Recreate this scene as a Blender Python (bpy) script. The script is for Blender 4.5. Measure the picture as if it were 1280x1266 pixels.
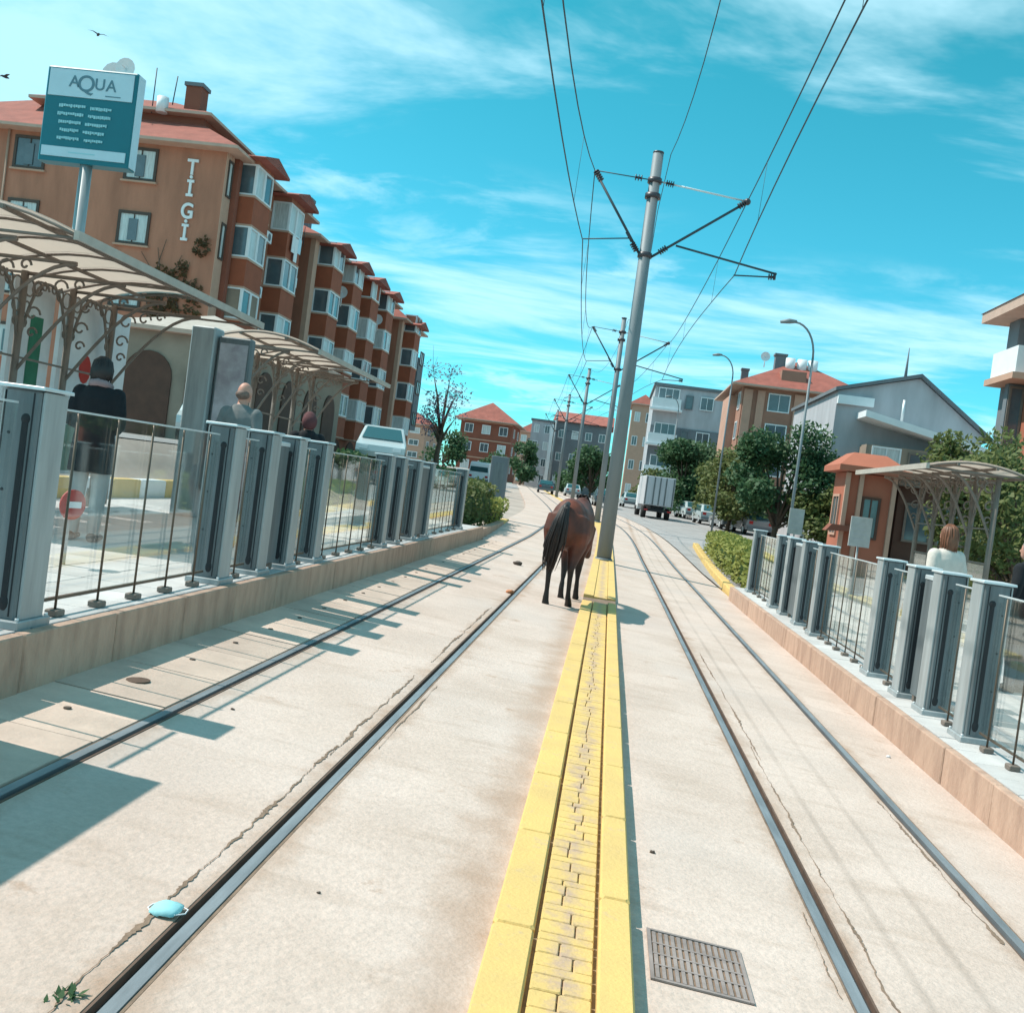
import bpy, bmesh, math, random
from mathutils import Vector, Matrix
random.seed(7)
R = math.radians
for o in list(bpy.data.objects): bpy.data.objects.remove(o)
S = bpy.context.scene
COL = S.collection
# ---------------------------------------------------------------- camera
cam_d = bpy.data.cameras.new('camera'); cam = bpy.data.objects.new('camera', cam_d); COL.objects.link(cam)
cam_d.sensor_fit = 'HORIZONTAL'; cam_d.sensor_width = 36.0; cam_d.lens = 36.0
cam_d.clip_start = 0.05; cam_d.clip_end = 3000
_right = Vector((0.987, 0.096, 0.132)); _fwd = Vector((-0.094, 0.995, -0.022)); _fwd.normalize()
_right = (_right - _fwd*_right.dot(_fwd)).normalized(); _up = _right.cross(_fwd)
CAMH = 1.62
cam.matrix_world = Matrix(((_right.x, _up.x, -_fwd.x, 0), (_right.y, _up.y, -_fwd.y, 0), (_right.z, _up.z, -_fwd.z, CAMH), (0, 0, 0, 1)))
S.camera = cam
# ---------------------------------------------------------------- sky and sun
SUN_EL, SUN_AZ = 55.0, -87.0          # azimuth measured from +Y towards +X: the sun stands to the side, over the apartment blocks
w = bpy.data.worlds.new('World'); S.world = w; w.use_nodes = True
nt = w.node_tree; nt.nodes.clear()
def wn(t, **k):
    n = nt.nodes.new(t)
    for a, b in k.items(): setattr(n, a, b)
    return n
sky = wn('ShaderNodeTexSky', sky_type='NISHITA', sun_disc=False, sun_elevation=R(SUN_EL), sun_rotation=R(SUN_AZ), altitude=800, air_density=1.0, dust_density=0.6, ozone_density=1.5)
tint = wn('ShaderNodeMix', data_type='RGBA', blend_type='MULTIPLY'); tint.inputs[0].default_value = 1.0
nt.links.new(sky.outputs[0], tint.inputs[6])
tc = wn('ShaderNodeTexCoord'); sep = wn('ShaderNodeSeparateXYZ'); nt.links.new(tc.outputs['Generated'], sep.inputs[0])
hue = wn('ShaderNodeMix', data_type='RGBA'); hue.inputs[6].default_value = (0.27, 0.86, 0.92, 1); hue.inputs[7].default_value = (0.15, 1.02, 0.78, 1)   # the sky's own turquoise cast, all round
hr = wn('ShaderNodeMapRange'); hr.inputs[1].default_value = 0.0; hr.inputs[2].default_value = 0.45; nt.links.new(sep.outputs[2], hr.inputs[0]); nt.links.new(hr.outputs[0], hue.inputs[0]); nt.links.new(hue.outputs[2], tint.inputs[7])
mx = wn('ShaderNodeMath', operation='MAXIMUM'); mx.inputs[1].default_value = 0.0; nt.links.new(sep.outputs[2], mx.inputs[0])
ad = wn('ShaderNodeMath', operation='ADD'); ad.inputs[1].default_value = 0.10; nt.links.new(mx.outputs[0], ad.inputs[0])
dv = wn('ShaderNodeVectorMath', operation='DIVIDE'); nt.links.new(tc.outputs['Generated'], dv.inputs[0])
cb = wn('ShaderNodeCombineXYZ')
for i in range(3): nt.links.new(ad.outputs[0], cb.inputs[i])
nt.links.new(cb.outputs[0], dv.inputs[1])
def cloud(scale, detail, rough, dist, loc, sc, lo, hi, rot=0.0):
    mp = wn('ShaderNodeMapping'); mp.inputs['Location'].default_value = loc; mp.inputs['Scale'].default_value = sc; mp.inputs['Rotation'].default_value = (0, 0, rot)
    nt.links.new(dv.outputs[0], mp.inputs[0])
    nz = wn('ShaderNodeTexNoise'); nz.inputs['Scale'].default_value = scale; nz.inputs['Detail'].default_value = detail; nz.inputs['Roughness'].default_value = rough; nz.inputs['Distortion'].default_value = dist
    nt.links.new(mp.outputs[0], nz.inputs['Vector'])
    mr = wn('ShaderNodeMapRange', interpolation_type='SMOOTHSTEP'); mr.inputs[1].default_value = lo; mr.inputs[2].default_value = hi
    nt.links.new(nz.outputs[0], mr.inputs[0]); return mr
c1 = cloud(0.85, 7, 0.6, 0.5, (3.4, 1.2, 0), (0.7, 1.25, 0), 0.44, 0.62, 0.18)
c2 = cloud(2.6, 6, 0.6, 0.3, (7.7, 2.0, 0), (0.9, 1.15, 0), 0.45, 0.66, 0.3)
c3 = cloud(0.55, 2, 0.5, 0.2, (2.2, 9.0, 0), (0.7, 1.2, 0), 0.40, 0.62, 0.0)
m1 = wn('ShaderNodeMath', operation='MULTIPLY'); nt.links.new(c2.outputs[0], m1.inputs[0]); nt.links.new(c3.outputs[0], m1.inputs[1])
m2 = wn('ShaderNodeMath', operation='MAXIMUM'); nt.links.new(c1.outputs[0], m2.inputs[0]); nt.links.new(m1.outputs[0], m2.inputs[1])
m3 = wn('ShaderNodeMath', operation='MULTIPLY'); m3.inputs[1].default_value = 0.75; nt.links.new(m2.outputs[0], m3.inputs[0])
cm = wn('ShaderNodeMix', data_type='RGBA'); nt.links.new(m3.outputs[0], cm.inputs[0]); nt.links.new(tint.outputs[2], cm.inputs[6]); cm.inputs[7].default_value = (3.5, 5.5, 6.2, 1)
bg = wn('ShaderNodeBackground'); bg.inputs[1].default_value = 0.14; nt.links.new(cm.outputs[2], bg.inputs[0])
wo = wn('ShaderNodeOutputWorld'); nt.links.new(bg.outputs[0], wo.inputs[0])
sd = bpy.data.lights.new('sun', 'SUN'); sun = bpy.data.objects.new('sun', sd); COL.objects.link(sun)
sd.energy = 3.75; sd.angle = R(0.55); sd.color = (1.0, 0.93, 0.84)
_d = Vector((math.cos(R(SUN_EL))*math.sin(R(SUN_AZ)), math.cos(R(SUN_EL))*math.cos(R(SUN_AZ)), math.sin(R(SUN_EL))))
sun.rotation_euler = _d.to_track_quat('Z', 'Y').to_euler(); sun.location = _d*60
vs = S.view_settings; vs.view_transform = 'Standard'; vs.look = 'None'; vs.exposure = 0.56; vs.gamma = 1; vs.use_curve_mapping = False
S.render.engine = 'CYCLES'
try: S.cycles.max_bounces = 8; S.cycles.transparent_max_bounces = 24
except Exception: pass
# ---------------------------------------------------------------- ground form: a street that falls across its width and climbs gently ahead
KX = 0.075
def lerp(a, b, t): return a + (b-a)*t
def ss(a, b, x):
    t = min(1, max(0, (x-a)/(b-a))); return t*t*(3-2*t)
def pw(x, pts):
    if x <= pts[0][0]: return pts[0][1]
    for (a, za), (b, zb) in zip(pts, pts[1:]):
        if x <= b: return lerp(za, zb, (x-a)/(b-a))
    return pts[-1][1]
CROSS = [(-11.4, 1.62), (-10.2, 1.55), (-9.2, 0.8), (-8.3, 0.45), (-2.9, 0.2175), (2.9, -0.2175), (4.2, -0.30)]
def curve(Y):                       # the line bends away beyond the platforms
    t = (Y-47)/5.0
    return -0.1*5.0*(math.log1p(math.exp(t)) if t < 30 else t)
def longz(Y): return 0.012*min(120, max(0, Y-30))
def gz(X, Y):
    Xr = X - curve(Y)*1.0
    z = pw(Xr, CROSS)
    if Xr > 0: z *= 1-ss(32, 62, Y)
    return z + longz(Y)
# ---------------------------------------------------------------- materials
MATS = {}
def mat(name, col, rough=0.7, var=0.0, scale=6.0, col2=None, bump=0.0, bscale=None, metal=0.0, stretch=(1, 1, 1), spec=0.5, rnd=0.0, detail=6.0, lo=0.35, hi=0.68, coord='Object', alpha=None):
    if name in MATS: return MATS[name]
    m = bpy.data.materials.new(name); m.use_nodes = True; MATS[name] = m
    n = m.node_tree; b = n.nodes['Principled BSDF']
    b.inputs['Roughness'].default_value = rough; b.inputs['Metallic'].default_value = metal
    b.inputs['Specular IOR Level'].default_value = spec
    c = (*col, 1)
    tcn = n.nodes.new('ShaderNodeTexCoord'); mp = n.nodes.new('ShaderNodeMapping'); mp.inputs['Scale'].default_value = stretch
    if coord == 'World':
        ge = n.nodes.new('ShaderNodeNewGeometry'); n.links.new(ge.outputs['Position'], mp.inputs[0])
    else: n.links.new(tcn.outputs[coord], mp.inputs[0])
    last = None
    if col2 is None and var > 0: col2 = tuple(max(0, x*(1-var)) for x in col)
    if col2 is not None:
        nz = n.nodes.new('ShaderNodeTexNoise'); nz.inputs['Scale'].default_value = scale; nz.inputs['Detail'].default_value = detail; nz.inputs['Roughness'].default_value = 0.62
        n.links.new(mp.outputs[0], nz.inputs['Vector'])
        mr = n.nodes.new('ShaderNodeMapRange'); mr.inputs[1].default_value = lo; mr.inputs[2].default_value = hi; n.links.new(nz.outputs[0], mr.inputs[0])
        mi = n.nodes.new('ShaderNodeMix'); mi.data_type = 'RGBA'; mi.inputs[6].default_value = c; mi.inputs[7].default_value = (*col2, 1)
        n.links.new(mr.outputs[0], mi.inputs[0]); last = mi.outputs[2]
    if rnd > 0:
        oi = n.nodes.new('ShaderNodeObjectInfo'); hs = n.nodes.new('ShaderNodeHueSaturation')
        mr2 = n.nodes.new('ShaderNodeMapRange'); mr2.inputs[3].default_value = 1-rnd; mr2.inputs[4].default_value = 1+rnd
        n.links.new(oi.outputs['Random'], mr2.inputs[0]); n.links.new(mr2.outputs[0], hs.inputs['Value'])
        if last is None: hs.inputs['Color'].default_value = c
        else: n.links.new(last, hs.inputs['Color'])
        last = hs.outputs[0]
    if last is None: b.inputs['Base Color'].default_value = c
    else: n.links.new(last, b.inputs['Base Color'])
    if bump > 0:
        nb = n.nodes.new('ShaderNodeTexNoise'); nb.inputs['Scale'].default_value = bscale or scale*5; nb.inputs['Detail'].default_value = 5
        n.links.new(mp.outputs[0], nb.inputs['Vector'])
        bp = n.nodes.new('ShaderNodeBump'); bp.inputs['Strength'].default_value = bump; bp.inputs['Distance'].default_value = 0.02
        n.links.new(nb.outputs[0], bp.inputs['Height']); n.links.new(bp.outputs[0], b.inputs['Normal'])
    return m
def glassmat(name, tint, refl=0.12):
    m = bpy.data.materials.new(name); m.use_nodes = True; MATS[name] = m; n = m.node_tree; n.nodes.clear()
    out = n.nodes.new('ShaderNodeOutputMaterial'); tr = n.nodes.new('ShaderNodeBsdfTransparent'); tr.inputs[0].default_value = (*tint, 1)
    gl = n.nodes.new('ShaderNodeBsdfGlossy'); gl.inputs['Roughness'].default_value = 0.03; gl.inputs[0].default_value = (0.9, 1, 1, 1)
    df = n.nodes.new('ShaderNodeBsdfDiffuse'); df.inputs[0].default_value = (0.55, 0.66, 0.64, 1)
    nz = n.nodes.new('ShaderNodeTexNoise'); nz.inputs['Scale'].default_value = 2.2; nz.inputs['Detail'].default_value = 5
    mr = n.nodes.new('ShaderNodeMapRange'); mr.inputs[1].default_value = 0.4; mr.inputs[2].default_value = 0.75; mr.inputs[3].default_value = 0.0; mr.inputs[4].default_value = 0.045
    n.links.new(nz.outputs[0], mr.inputs[0])
    m0 = n.nodes.new('ShaderNodeMixShader'); n.links.new(mr.outputs[0], m0.inputs[0]); n.links.new(tr.outputs[0], m0.inputs[1]); n.links.new(df.outputs[0], m0.inputs[2])
    lw = n.nodes.new('ShaderNodeLayerWeight'); lw.inputs[0].default_value = 0.5
    pw_ = n.nodes.new('ShaderNodeMath'); pw_.operation = 'POWER'; pw_.inputs[1].default_value = 3.6; n.links.new(lw.outputs['Facing'], pw_.inputs[0])
    mf = n.nodes.new('ShaderNodeMapRange'); mf.inputs[3].default_value = 0.02; mf.inputs[4].default_value = 0.95; n.links.new(pw_.outputs[0], mf.inputs[0])
    mxs = n.nodes.new('ShaderNodeMixShader'); n.links.new(mf.outputs[0], mxs.inputs[0]); n.links.new(m0.outputs[0], mxs.inputs[1]); n.links.new(gl.outputs[0], mxs.inputs[2])
    n.links.new(mxs.outputs[0], out.inputs[0]); return m
def bedmat():
    m = mat('bed concrete', (0.605, 0.485, 0.425), 0.85, col2=(0.49, 0.38, 0.32), scale=0.9, bump=0.35, bscale=45, spec=0.25, coord='World', lo=0.38, hi=0.72)
    n = m.node_tree; b = n.nodes['Principled BSDF']; base = b.inputs['Base Color'].links[0].from_socket
    ge = n.nodes.new('ShaderNodeNewGeometry')
    # fine speckle
    nz = n.nodes.new('ShaderNodeTexNoise'); nz.inputs['Scale'].default_value = 28; nz.inputs['Detail'].default_value = 8; nz.inputs['Roughness'].default_value = 0.7; n.links.new(ge.outputs['Position'], nz.inputs['Vector'])
    mr = n.nodes.new('ShaderNodeMapRange'); mr.inputs[1].default_value = 0.3; mr.inputs[2].default_value = 0.7; mr.inputs[3].default_value = 0.86; mr.inputs[4].default_value = 1.08; n.links.new(nz.outputs[0], mr.inputs[0])
    mu = n.nodes.new('ShaderNodeMix'); mu.data_type = 'RGBA'; mu.blend_type = 'MULTIPLY'; mu.inputs[0].default_value = 1
    n.links.new(base, mu.inputs[6]); n.links.new(mr.outputs[0], mu.inputs[7]); last = mu.outputs[2]
    # brown scuffs and trowelled cross marks
    mp = n.nodes.new('ShaderNodeMapping'); mp.inputs['Scale'].default_value = (0.8, 3.2, 1); n.links.new(ge.outputs['Position'], mp.inputs[0])
    n2 = n.nodes.new('ShaderNodeTexNoise'); n2.inputs['Scale'].default_value = 1.6; n2.inputs['Detail'].default_value = 7; n2.inputs['Roughness'].default_value = 0.68; n.links.new(mp.outputs[0], n2.inputs['Vector'])
    r2 = n.nodes.new('ShaderNodeMapRange'); r2.inputs[1].default_value = 0.53; r2.inputs[2].default_value = 0.72; r2.inputs[4].default_value = 0.55; n.links.new(n2.outputs[0], r2.inputs[0])
    m2 = n.nodes.new('ShaderNodeMix'); m2.data_type = 'RGBA'; m2.inputs[7].default_value = (0.40, 0.30, 0.24, 1); n.links.new(r2.outputs[0], m2.inputs[0]); n.links.new(last, m2.inputs[6]); last = m2.outputs[2]
    # two faint dark lines between the rails of the track by the red kiosk, with wandering edges
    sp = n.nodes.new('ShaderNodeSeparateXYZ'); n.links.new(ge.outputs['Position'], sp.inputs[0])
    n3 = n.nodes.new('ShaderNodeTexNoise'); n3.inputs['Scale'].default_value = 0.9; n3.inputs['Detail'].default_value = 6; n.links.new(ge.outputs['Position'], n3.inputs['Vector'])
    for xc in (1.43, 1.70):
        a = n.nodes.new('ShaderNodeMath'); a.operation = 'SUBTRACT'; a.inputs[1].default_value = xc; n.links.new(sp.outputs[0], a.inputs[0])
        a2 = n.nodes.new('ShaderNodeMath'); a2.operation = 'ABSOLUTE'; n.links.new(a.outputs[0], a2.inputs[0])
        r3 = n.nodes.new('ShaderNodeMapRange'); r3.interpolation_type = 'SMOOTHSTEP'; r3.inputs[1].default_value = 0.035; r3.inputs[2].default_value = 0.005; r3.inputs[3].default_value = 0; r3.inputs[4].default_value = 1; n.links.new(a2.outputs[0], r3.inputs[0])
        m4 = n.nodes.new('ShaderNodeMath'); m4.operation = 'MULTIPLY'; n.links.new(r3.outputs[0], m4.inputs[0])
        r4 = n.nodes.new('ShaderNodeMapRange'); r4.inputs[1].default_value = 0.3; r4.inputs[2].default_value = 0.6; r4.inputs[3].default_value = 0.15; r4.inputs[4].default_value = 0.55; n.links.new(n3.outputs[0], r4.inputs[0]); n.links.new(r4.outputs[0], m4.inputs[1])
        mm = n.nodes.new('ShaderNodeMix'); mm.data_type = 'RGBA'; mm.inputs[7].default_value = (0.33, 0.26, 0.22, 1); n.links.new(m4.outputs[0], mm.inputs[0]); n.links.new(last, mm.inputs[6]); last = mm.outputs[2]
    n5 = n.nodes.new('ShaderNodeTexNoise'); n5.inputs['Scale'].default_value = 2.6; n5.inputs['Detail'].default_value = 9; n5.inputs['Roughness'].default_value = 0.7; n.links.new(ge.outputs['Position'], n5.inputs['Vector'])
    for xc, rad_, amt in ((-1.155, .20, .75), (1.155, .17, .7), (2.10, .17, .75), (-2.18, .15, .6), (-.30, .26, .6)):
        a = n.nodes.new('ShaderNodeMath'); a.operation = 'SUBTRACT'; a.inputs[1].default_value = xc; n.links.new(sp.outputs[0], a.inputs[0])
        a2 = n.nodes.new('ShaderNodeMath'); a2.operation = 'ABSOLUTE'; n.links.new(a.outputs[0], a2.inputs[0])
        r3 = n.nodes.new('ShaderNodeMapRange'); r3.inputs[1].default_value = rad_; r3.inputs[2].default_value = 0.02; r3.inputs[3].default_value = 0; r3.inputs[4].default_value = 0.42; n.links.new(a2.outputs[0], r3.inputs[0])
        ad_ = n.nodes.new('ShaderNodeMath'); ad_.operation = 'ADD'; n.links.new(r3.outputs[0], ad_.inputs[0]); n.links.new(n5.outputs[0], ad_.inputs[1])
        r4 = n.nodes.new('ShaderNodeMapRange'); r4.inputs[1].default_value = 0.62; r4.inputs[2].default_value = 0.95; r4.inputs[4].default_value = amt; n.links.new(ad_.outputs[0], r4.inputs[0])
        mm = n.nodes.new('ShaderNodeMix'); mm.data_type = 'RGBA'; mm.inputs[7].default_value = (0.36, 0.235, 0.165, 1); n.links.new(r4.outputs[0], mm.inputs[0]); n.links.new(last, mm.inputs[6]); last = mm.outputs[2]
    n6 = n.nodes.new('ShaderNodeTexNoise'); n6.inputs['Scale'].default_value = 0.55; n6.inputs['Detail'].default_value = 5; n.links.new(ge.outputs['Position'], n6.inputs['Vector'])
    r6 = n.nodes.new('ShaderNodeMapRange'); r6.inputs[1].default_value = 0.48; r6.inputs[2].default_value = 0.7; r6.inputs[4].default_value = 0.5; n.links.new(n6.outputs[0], r6.inputs[0])
    mm = n.nodes.new('ShaderNodeMix'); mm.data_type = 'RGBA'; mm.inputs[7].default_value = (0.50, 0.425, 0.39, 1); n.links.new(r6.outputs[0], mm.inputs[0]); n.links.new(last, mm.inputs[6]); last = mm.outputs[2]
    n.links.new(last, b.inputs['Base Color'])
    return m
def yellowmat(name, wear_lo, wear_hi, under=(0.42, 0.29, 0.22), centre=None):
    m = mat(name, (0.70, 0.475, 0.165), 0.75, col2=(0.60, 0.41, 0.16), scale=3, bump=0.25, bscale=60, spec=0.3, coord='World')
    n = m.node_tree; b = n.nodes['Principled BSDF']; base = b.inputs['Base Color'].links[0].from_socket
    ge = n.nodes.new('ShaderNodeNewGeometry'); nz = n.nodes.new('ShaderNodeTexNoise'); nz.inputs['Scale'].default_value = 7; nz.inputs['Detail'].default_value = 9; nz.inputs['Roughness'].default_value = 0.72; n.links.new(ge.outputs['Position'], nz.inputs['Vector'])
    mr = n.nodes.new('ShaderNodeMapRange'); mr.inputs[1].default_value = wear_lo; mr.inputs[2].default_value = wear_hi; n.links.new(nz.outputs[0], mr.inputs[0])
    mi = n.nodes.new('ShaderNodeMix'); mi.data_type = 'RGBA'; mi.inputs[7].default_value = (*under, 1); n.links.new(mr.outputs[0], mi.inputs[0]); n.links.new(base, mi.inputs[6])
    if centre is not None:                                     # feet wear the middle of the strip
        sp = n.nodes.new('ShaderNodeSeparateXYZ'); n.links.new(ge.outputs['Position'], sp.inputs[0]); a = n.nodes.new('ShaderNodeMath'); a.operation = 'SUBTRACT'; a.inputs[1].default_value = centre; n.links.new(sp.outputs[0], a.inputs[0])
        a2 = n.nodes.new('ShaderNodeMath'); a2.operation = 'ABSOLUTE'; n.links.new(a.outputs[0], a2.inputs[0]); r3 = n.nodes.new('ShaderNodeMapRange'); r3.inputs[1].default_value = 0.10; r3.inputs[2].default_value = 0.0; r3.inputs[3].default_value = -0.06; r3.inputs[4].default_value = 0.13; n.links.new(a2.outputs[0], r3.inputs[0])
        ad_ = n.nodes.new('ShaderNodeMath'); ad_.operation = 'ADD'; n.links.new(nz.outputs[0], ad_.inputs[0]); n.links.new(r3.outputs[0], ad_.inputs[1]); n.links.new(ad_.outputs[0], mr.inputs[0])
    n.links.new(mi.outputs[2], b.inputs['Base Color']); return m
def leafmat(name, a, bcol):
    m = mat(name, a, 0.6, col2=bcol, scale=1.1, spec=0.25, lo=0.3, hi=0.7, coord='World'); n = m.node_tree; b = n.nodes['Principled BSDF']
    out = n.nodes['Material Output']; tl = n.nodes.new('ShaderNodeBsdfTranslucent'); base = b.inputs['Base Color'].links[0].from_socket; n.links.new(base, tl.inputs[0])
    mx_ = n.nodes.new('ShaderNodeMixShader'); mx_.inputs[0].default_value = 0.3; n.links.new(b.outputs[0], mx_.inputs[1]); n.links.new(tl.outputs[0], mx_.inputs[2]); n.links.new(mx_.outputs[0], out.inputs[0]); return m
M = {}
M['ground'] = mat('ground dust', (0.46, 0.385, 0.335), 0.95, 0.3, 0.4, bump=0.3, coord='World')
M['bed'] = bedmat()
M['asphalt'] = mat('pale asphalt', (0.36, 0.34, 0.335), 0.9, 0.22, 0.7, bump=0.3, bscale=60, coord='World')
M['slab'] = mat('grey paving', (0.50, 0.48, 0.47), 0.85, 0.18, 2.5, bump=0.2, bscale=50, rnd=0.10, coord='World')
M['slab2'] = mat('beige slab', (0.63, 0.475, 0.39), 0.88, 0.22, 3.0, bump=0.3, bscale=40, rnd=0.08, coord='World')
M['kerb'] = mat('stained kerb concrete', (0.48, 0.315, 0.235), 0.9, col2=(0.29, 0.175, 0.13), scale=4.5, bump=0.7, bscale=24, stretch=(1, 1.6, 0.45), coord='World', lo=0.42, hi=0.80, rnd=0.07, detail=9)
M['joint'] = mat('dark joint', (0.10, 0.075, 0.06), 0.95)
M['sand'] = mat('sandy joint', (0.34, 0.235, 0.14), 0.95, 0.3, 20, coord='World')
M['steel'] = mat('rail steel', (0.27, 0.29, 0.31), 0.5, 0.35, 4, metal=0.3, stretch=(4, 0.5, 1), coord='World')
M['rust'] = mat('rusty rail side', (0.14, 0.085, 0.06), 0.85, 0.4, 8, coord='World')
M['rubber'] = mat('black rail filler', (0.05, 0.045, 0.043), 0.8, 0.4, 9, coord='World')
M['crack'] = mat('crack dirt', (0.25, 0.17, 0.12), 0.95, 0.4, 14, bump=0.6, bscale=30, coord='World')
M['yellow'] = yellowmat('yellow kerb paint', 0.57, 0.74, (0.50, 0.37, 0.25))
M['yellowb'] = yellowmat('worn yellow brick', 0.50, 0.70, (0.47, 0.325, 0.225), 0.05)
M['gate'] = mat('grey painted metal', (0.155, 0.18, 0.192), 0.5, 0.38, 3.5, metal=0.15, bump=0.08, bscale=30, stretch=(3, 3, .35), coord='World', detail=9)
M['gatel'] = mat('light grey painted metal', (0.37, 0.40, 0.41), 0.45, 0.30, 3.5, metal=0.15, stretch=(3, 3, .35), coord='World', detail=9)
M['cap'] = mat('bright aluminium cap', (0.66, 0.70, 0.72), 0.4, 0.1, 5, metal=0.3)
M['black'] = mat('black slot', (0.012, 0.014, 0.018), 0.7)
M['rod'] = mat('bronze rod', (0.13, 0.10, 0.075), 0.5, 0.2, 10, metal=0.4)
M['glass'] = glassmat('fence glass', (0.993, 0.996, 0.994))
M['pane'] = mat('window glass', (0.10, 0.135, 0.155), 0.12, 0.35, 1.2, spec=0.8, coord='World')
M['curtain'] = mat('net curtain behind glass', (0.60, 0.64, 0.64), 0.35, 0.35, 4.0, stretch=(5, 5, 0.4), coord='World')
M['pole'] = mat('galvanised pole', (0.20, 0.235, 0.255), 0.6, 0.25, 2.2, metal=0.15, stretch=(1, 1, 0.25))
M['wire'] = mat('dark wire', (0.03, 0.05, 0.065), 0.6)
M['insul'] = mat('insulator', (0.045, 0.04, 0.05), 0.4, 0.2, 8)
M['orange'] = mat('terracotta render', (0.46, 0.195, 0.125), 0.9, 0.28, 1.1, bump=0.2, bscale=12, coord='World', stretch=(1, 1, .22), detail=9)
M['orange2'] = mat('dull orange render', (0.38, 0.145, 0.09), 0.9, 0.36, 1.1, bump=0.2, bscale=12, coord='World', stretch=(1, 1, .22), detail=9)
M['redpanel'] = mat('brick red bay panel', (0.33, 0.085, 0.04), 0.85, 0.2, 1.5, coord='World')
M['redwall'] = mat('dark red render', (0.25, 0.08, 0.05), 0.9, 0.2, 0.8, coord='World')
M['cream'] = mat('cream trim', (0.50, 0.30, 0.22), 0.8, 0.12, 2, coord='World')
M['white'] = mat('white paint', (0.74, 0.76, 0.78), 0.6, 0.08, 2)
M['brownframe'] = mat('dark brown frame', (0.07, 0.045, 0.035), 0.6, 0.2, 6)
M['dkbrown'] = mat('dark brown arcade', (0.10, 0.045, 0.03), 0.8, 0.3, 2, coord='World')
def roofmat():
    m = mat('red roof tile', (0.38, 0.115, 0.085), 0.85, 0.3, 1.2, rnd=0.05, coord='World'); n = m.node_tree; b = n.nodes['Principled BSDF']
    ge = n.nodes.new('ShaderNodeNewGeometry'); wv = n.nodes.new('ShaderNodeTexWave'); wv.bands_direction = 'Z'; wv.inputs['Scale'].default_value = 3.2; wv.inputs['Distortion'].default_value = 0.3; n.links.new(ge.outputs['Position'], wv.inputs[0])
    bp = n.nodes.new('ShaderNodeBump'); bp.inputs['Strength'].default_value = 0.9; bp.inputs['Distance'].default_value = 0.06; n.links.new(wv.outputs[1], bp.inputs['Height']); n.links.new(bp.outputs[0], b.inputs['Normal']); return m
M['roof'] = roofmat()
M['soffit'] = mat('pale soffit', (0.52, 0.36, 0.29), 0.85, 0.15, 2, coord='World')
M['grey'] = mat('grey render', (0.45, 0.45, 0.48), 0.9, 0.25, 0.9, coord='World', stretch=(1, 1, .25), detail=8)
M['dkgrey'] = mat('slate grey render', (0.16, 0.18, 0.20), 0.9, 0.2, 0.6, coord='World')
M['pink'] = mat('pale pink render', (0.55, 0.31, 0.23), 0.9, 0.2, 0.6, coord='World')
M['pinkd'] = mat('brick pink band', (0.38, 0.19, 0.135), 0.9, 0.2, 0.6, coord='World')
M['brick'] = mat('warm red render', (0.42, 0.135, 0.08), 0.9, 0.2, 0.5, coord='World')
M['stone'] = mat('weathered beige wall', (0.30, 0.235, 0.185), 0.9, 0.3, 0.7, coord='World')
M['bark'] = mat('bark', (0.12, 0.085, 0.06), 0.95, 0.4, 8, bump=0.6, bscale=14)
M['leafd'] = leafmat('dark leaves', (0.035, 0.09, 0.045), (0.08, 0.145, 0.06))
M['leafm'] = leafmat('olive leaves', (0.09, 0.125, 0.04), (0.16, 0.175, 0.06))
M['leafy'] = leafmat('yellow green leaves', (0.34, 0.33, 0.085), (0.18, 0.22, 0.05))
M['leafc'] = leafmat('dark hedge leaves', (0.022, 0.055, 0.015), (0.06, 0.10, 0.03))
M['blossom'] = leafmat('lilac grey buds', (0.26, 0.23, 0.31), (0.13, 0.12, 0.17))
M['ivy'] = leafmat('dry creeper leaves', (0.15, 0.10, 0.045), (0.10, 0.06, 0.035))
M['shed'] = mat('brown shelter steel', (0.19, 0.15, 0.125), 0.6, 0.25, 5)
M['shedl'] = mat('pale shelter edge', (0.46, 0.40, 0.35), 0.6, 0.2, 4)
def sheetmat():
    m = mat('milky roof sheet', (0.60, 0.53, 0.48), 0.55, 0.22, 1.5, coord='World'); n = m.node_tree; b = n.nodes['Principled BSDF']; out = n.nodes['Material Output']
    tl = n.nodes.new('ShaderNodeBsdfTranslucent'); tl.inputs[0].default_value = (0.74, 0.66, 0.60, 1)
    mx_ = n.nodes.new('ShaderNodeMixShader'); mx_.inputs[0].default_value = 0.75; n.links.new(b.outputs[0], mx_.inputs[1]); n.links.new(tl.outputs[0], mx_.inputs[2]); n.links.new(mx_.outputs[0], out.inputs[0]); return m
M['sheet'] = sheetmat()
M['poster'] = mat('white poster', (0.62, 0.64, 0.66), 0.6, 0.2, 1.6)
M['red'] = mat('red paint', (0.45, 0.03, 0.02), 0.6, 0.2, 5)
M['green'] = mat('green print', (0.02, 0.16, 0.09), 0.6, 0.3, 4)
M['teal'] = mat('teal sign', (0.0, 0.145, 0.19), 0.45, 0.1, 2)
M['signw'] = mat('sign white', (0.50, 0.66, 0.74), 0.5, 0.08, 3)
M['signt'] = mat('sign pale text', (0.30, 0.58, 0.64), 0.5)
M['signg'] = mat('sign grey text', (0.10, 0.20, 0.25), 0.5)
M['hair'] = mat('dark hair', (0.018, 0.012, 0.012), 0.55, 0.3, 20)
M['greyhair'] = mat('cropped grey hair', (0.20, 0.13, 0.105), 0.7, 0.4, 20)
M['auburn'] = mat('auburn hair', (0.23, 0.085, 0.04), 0.5, 0.5, 16, stretch=(1, 1, 0.3))
M['skin'] = mat('skin', (0.55, 0.27, 0.20), 0.55, 0.15, 6)
M['coat'] = mat('black coat', (0.005, 0.007, 0.011), 0.9, 0.3, 8, bump=0.3, bscale=14)
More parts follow.
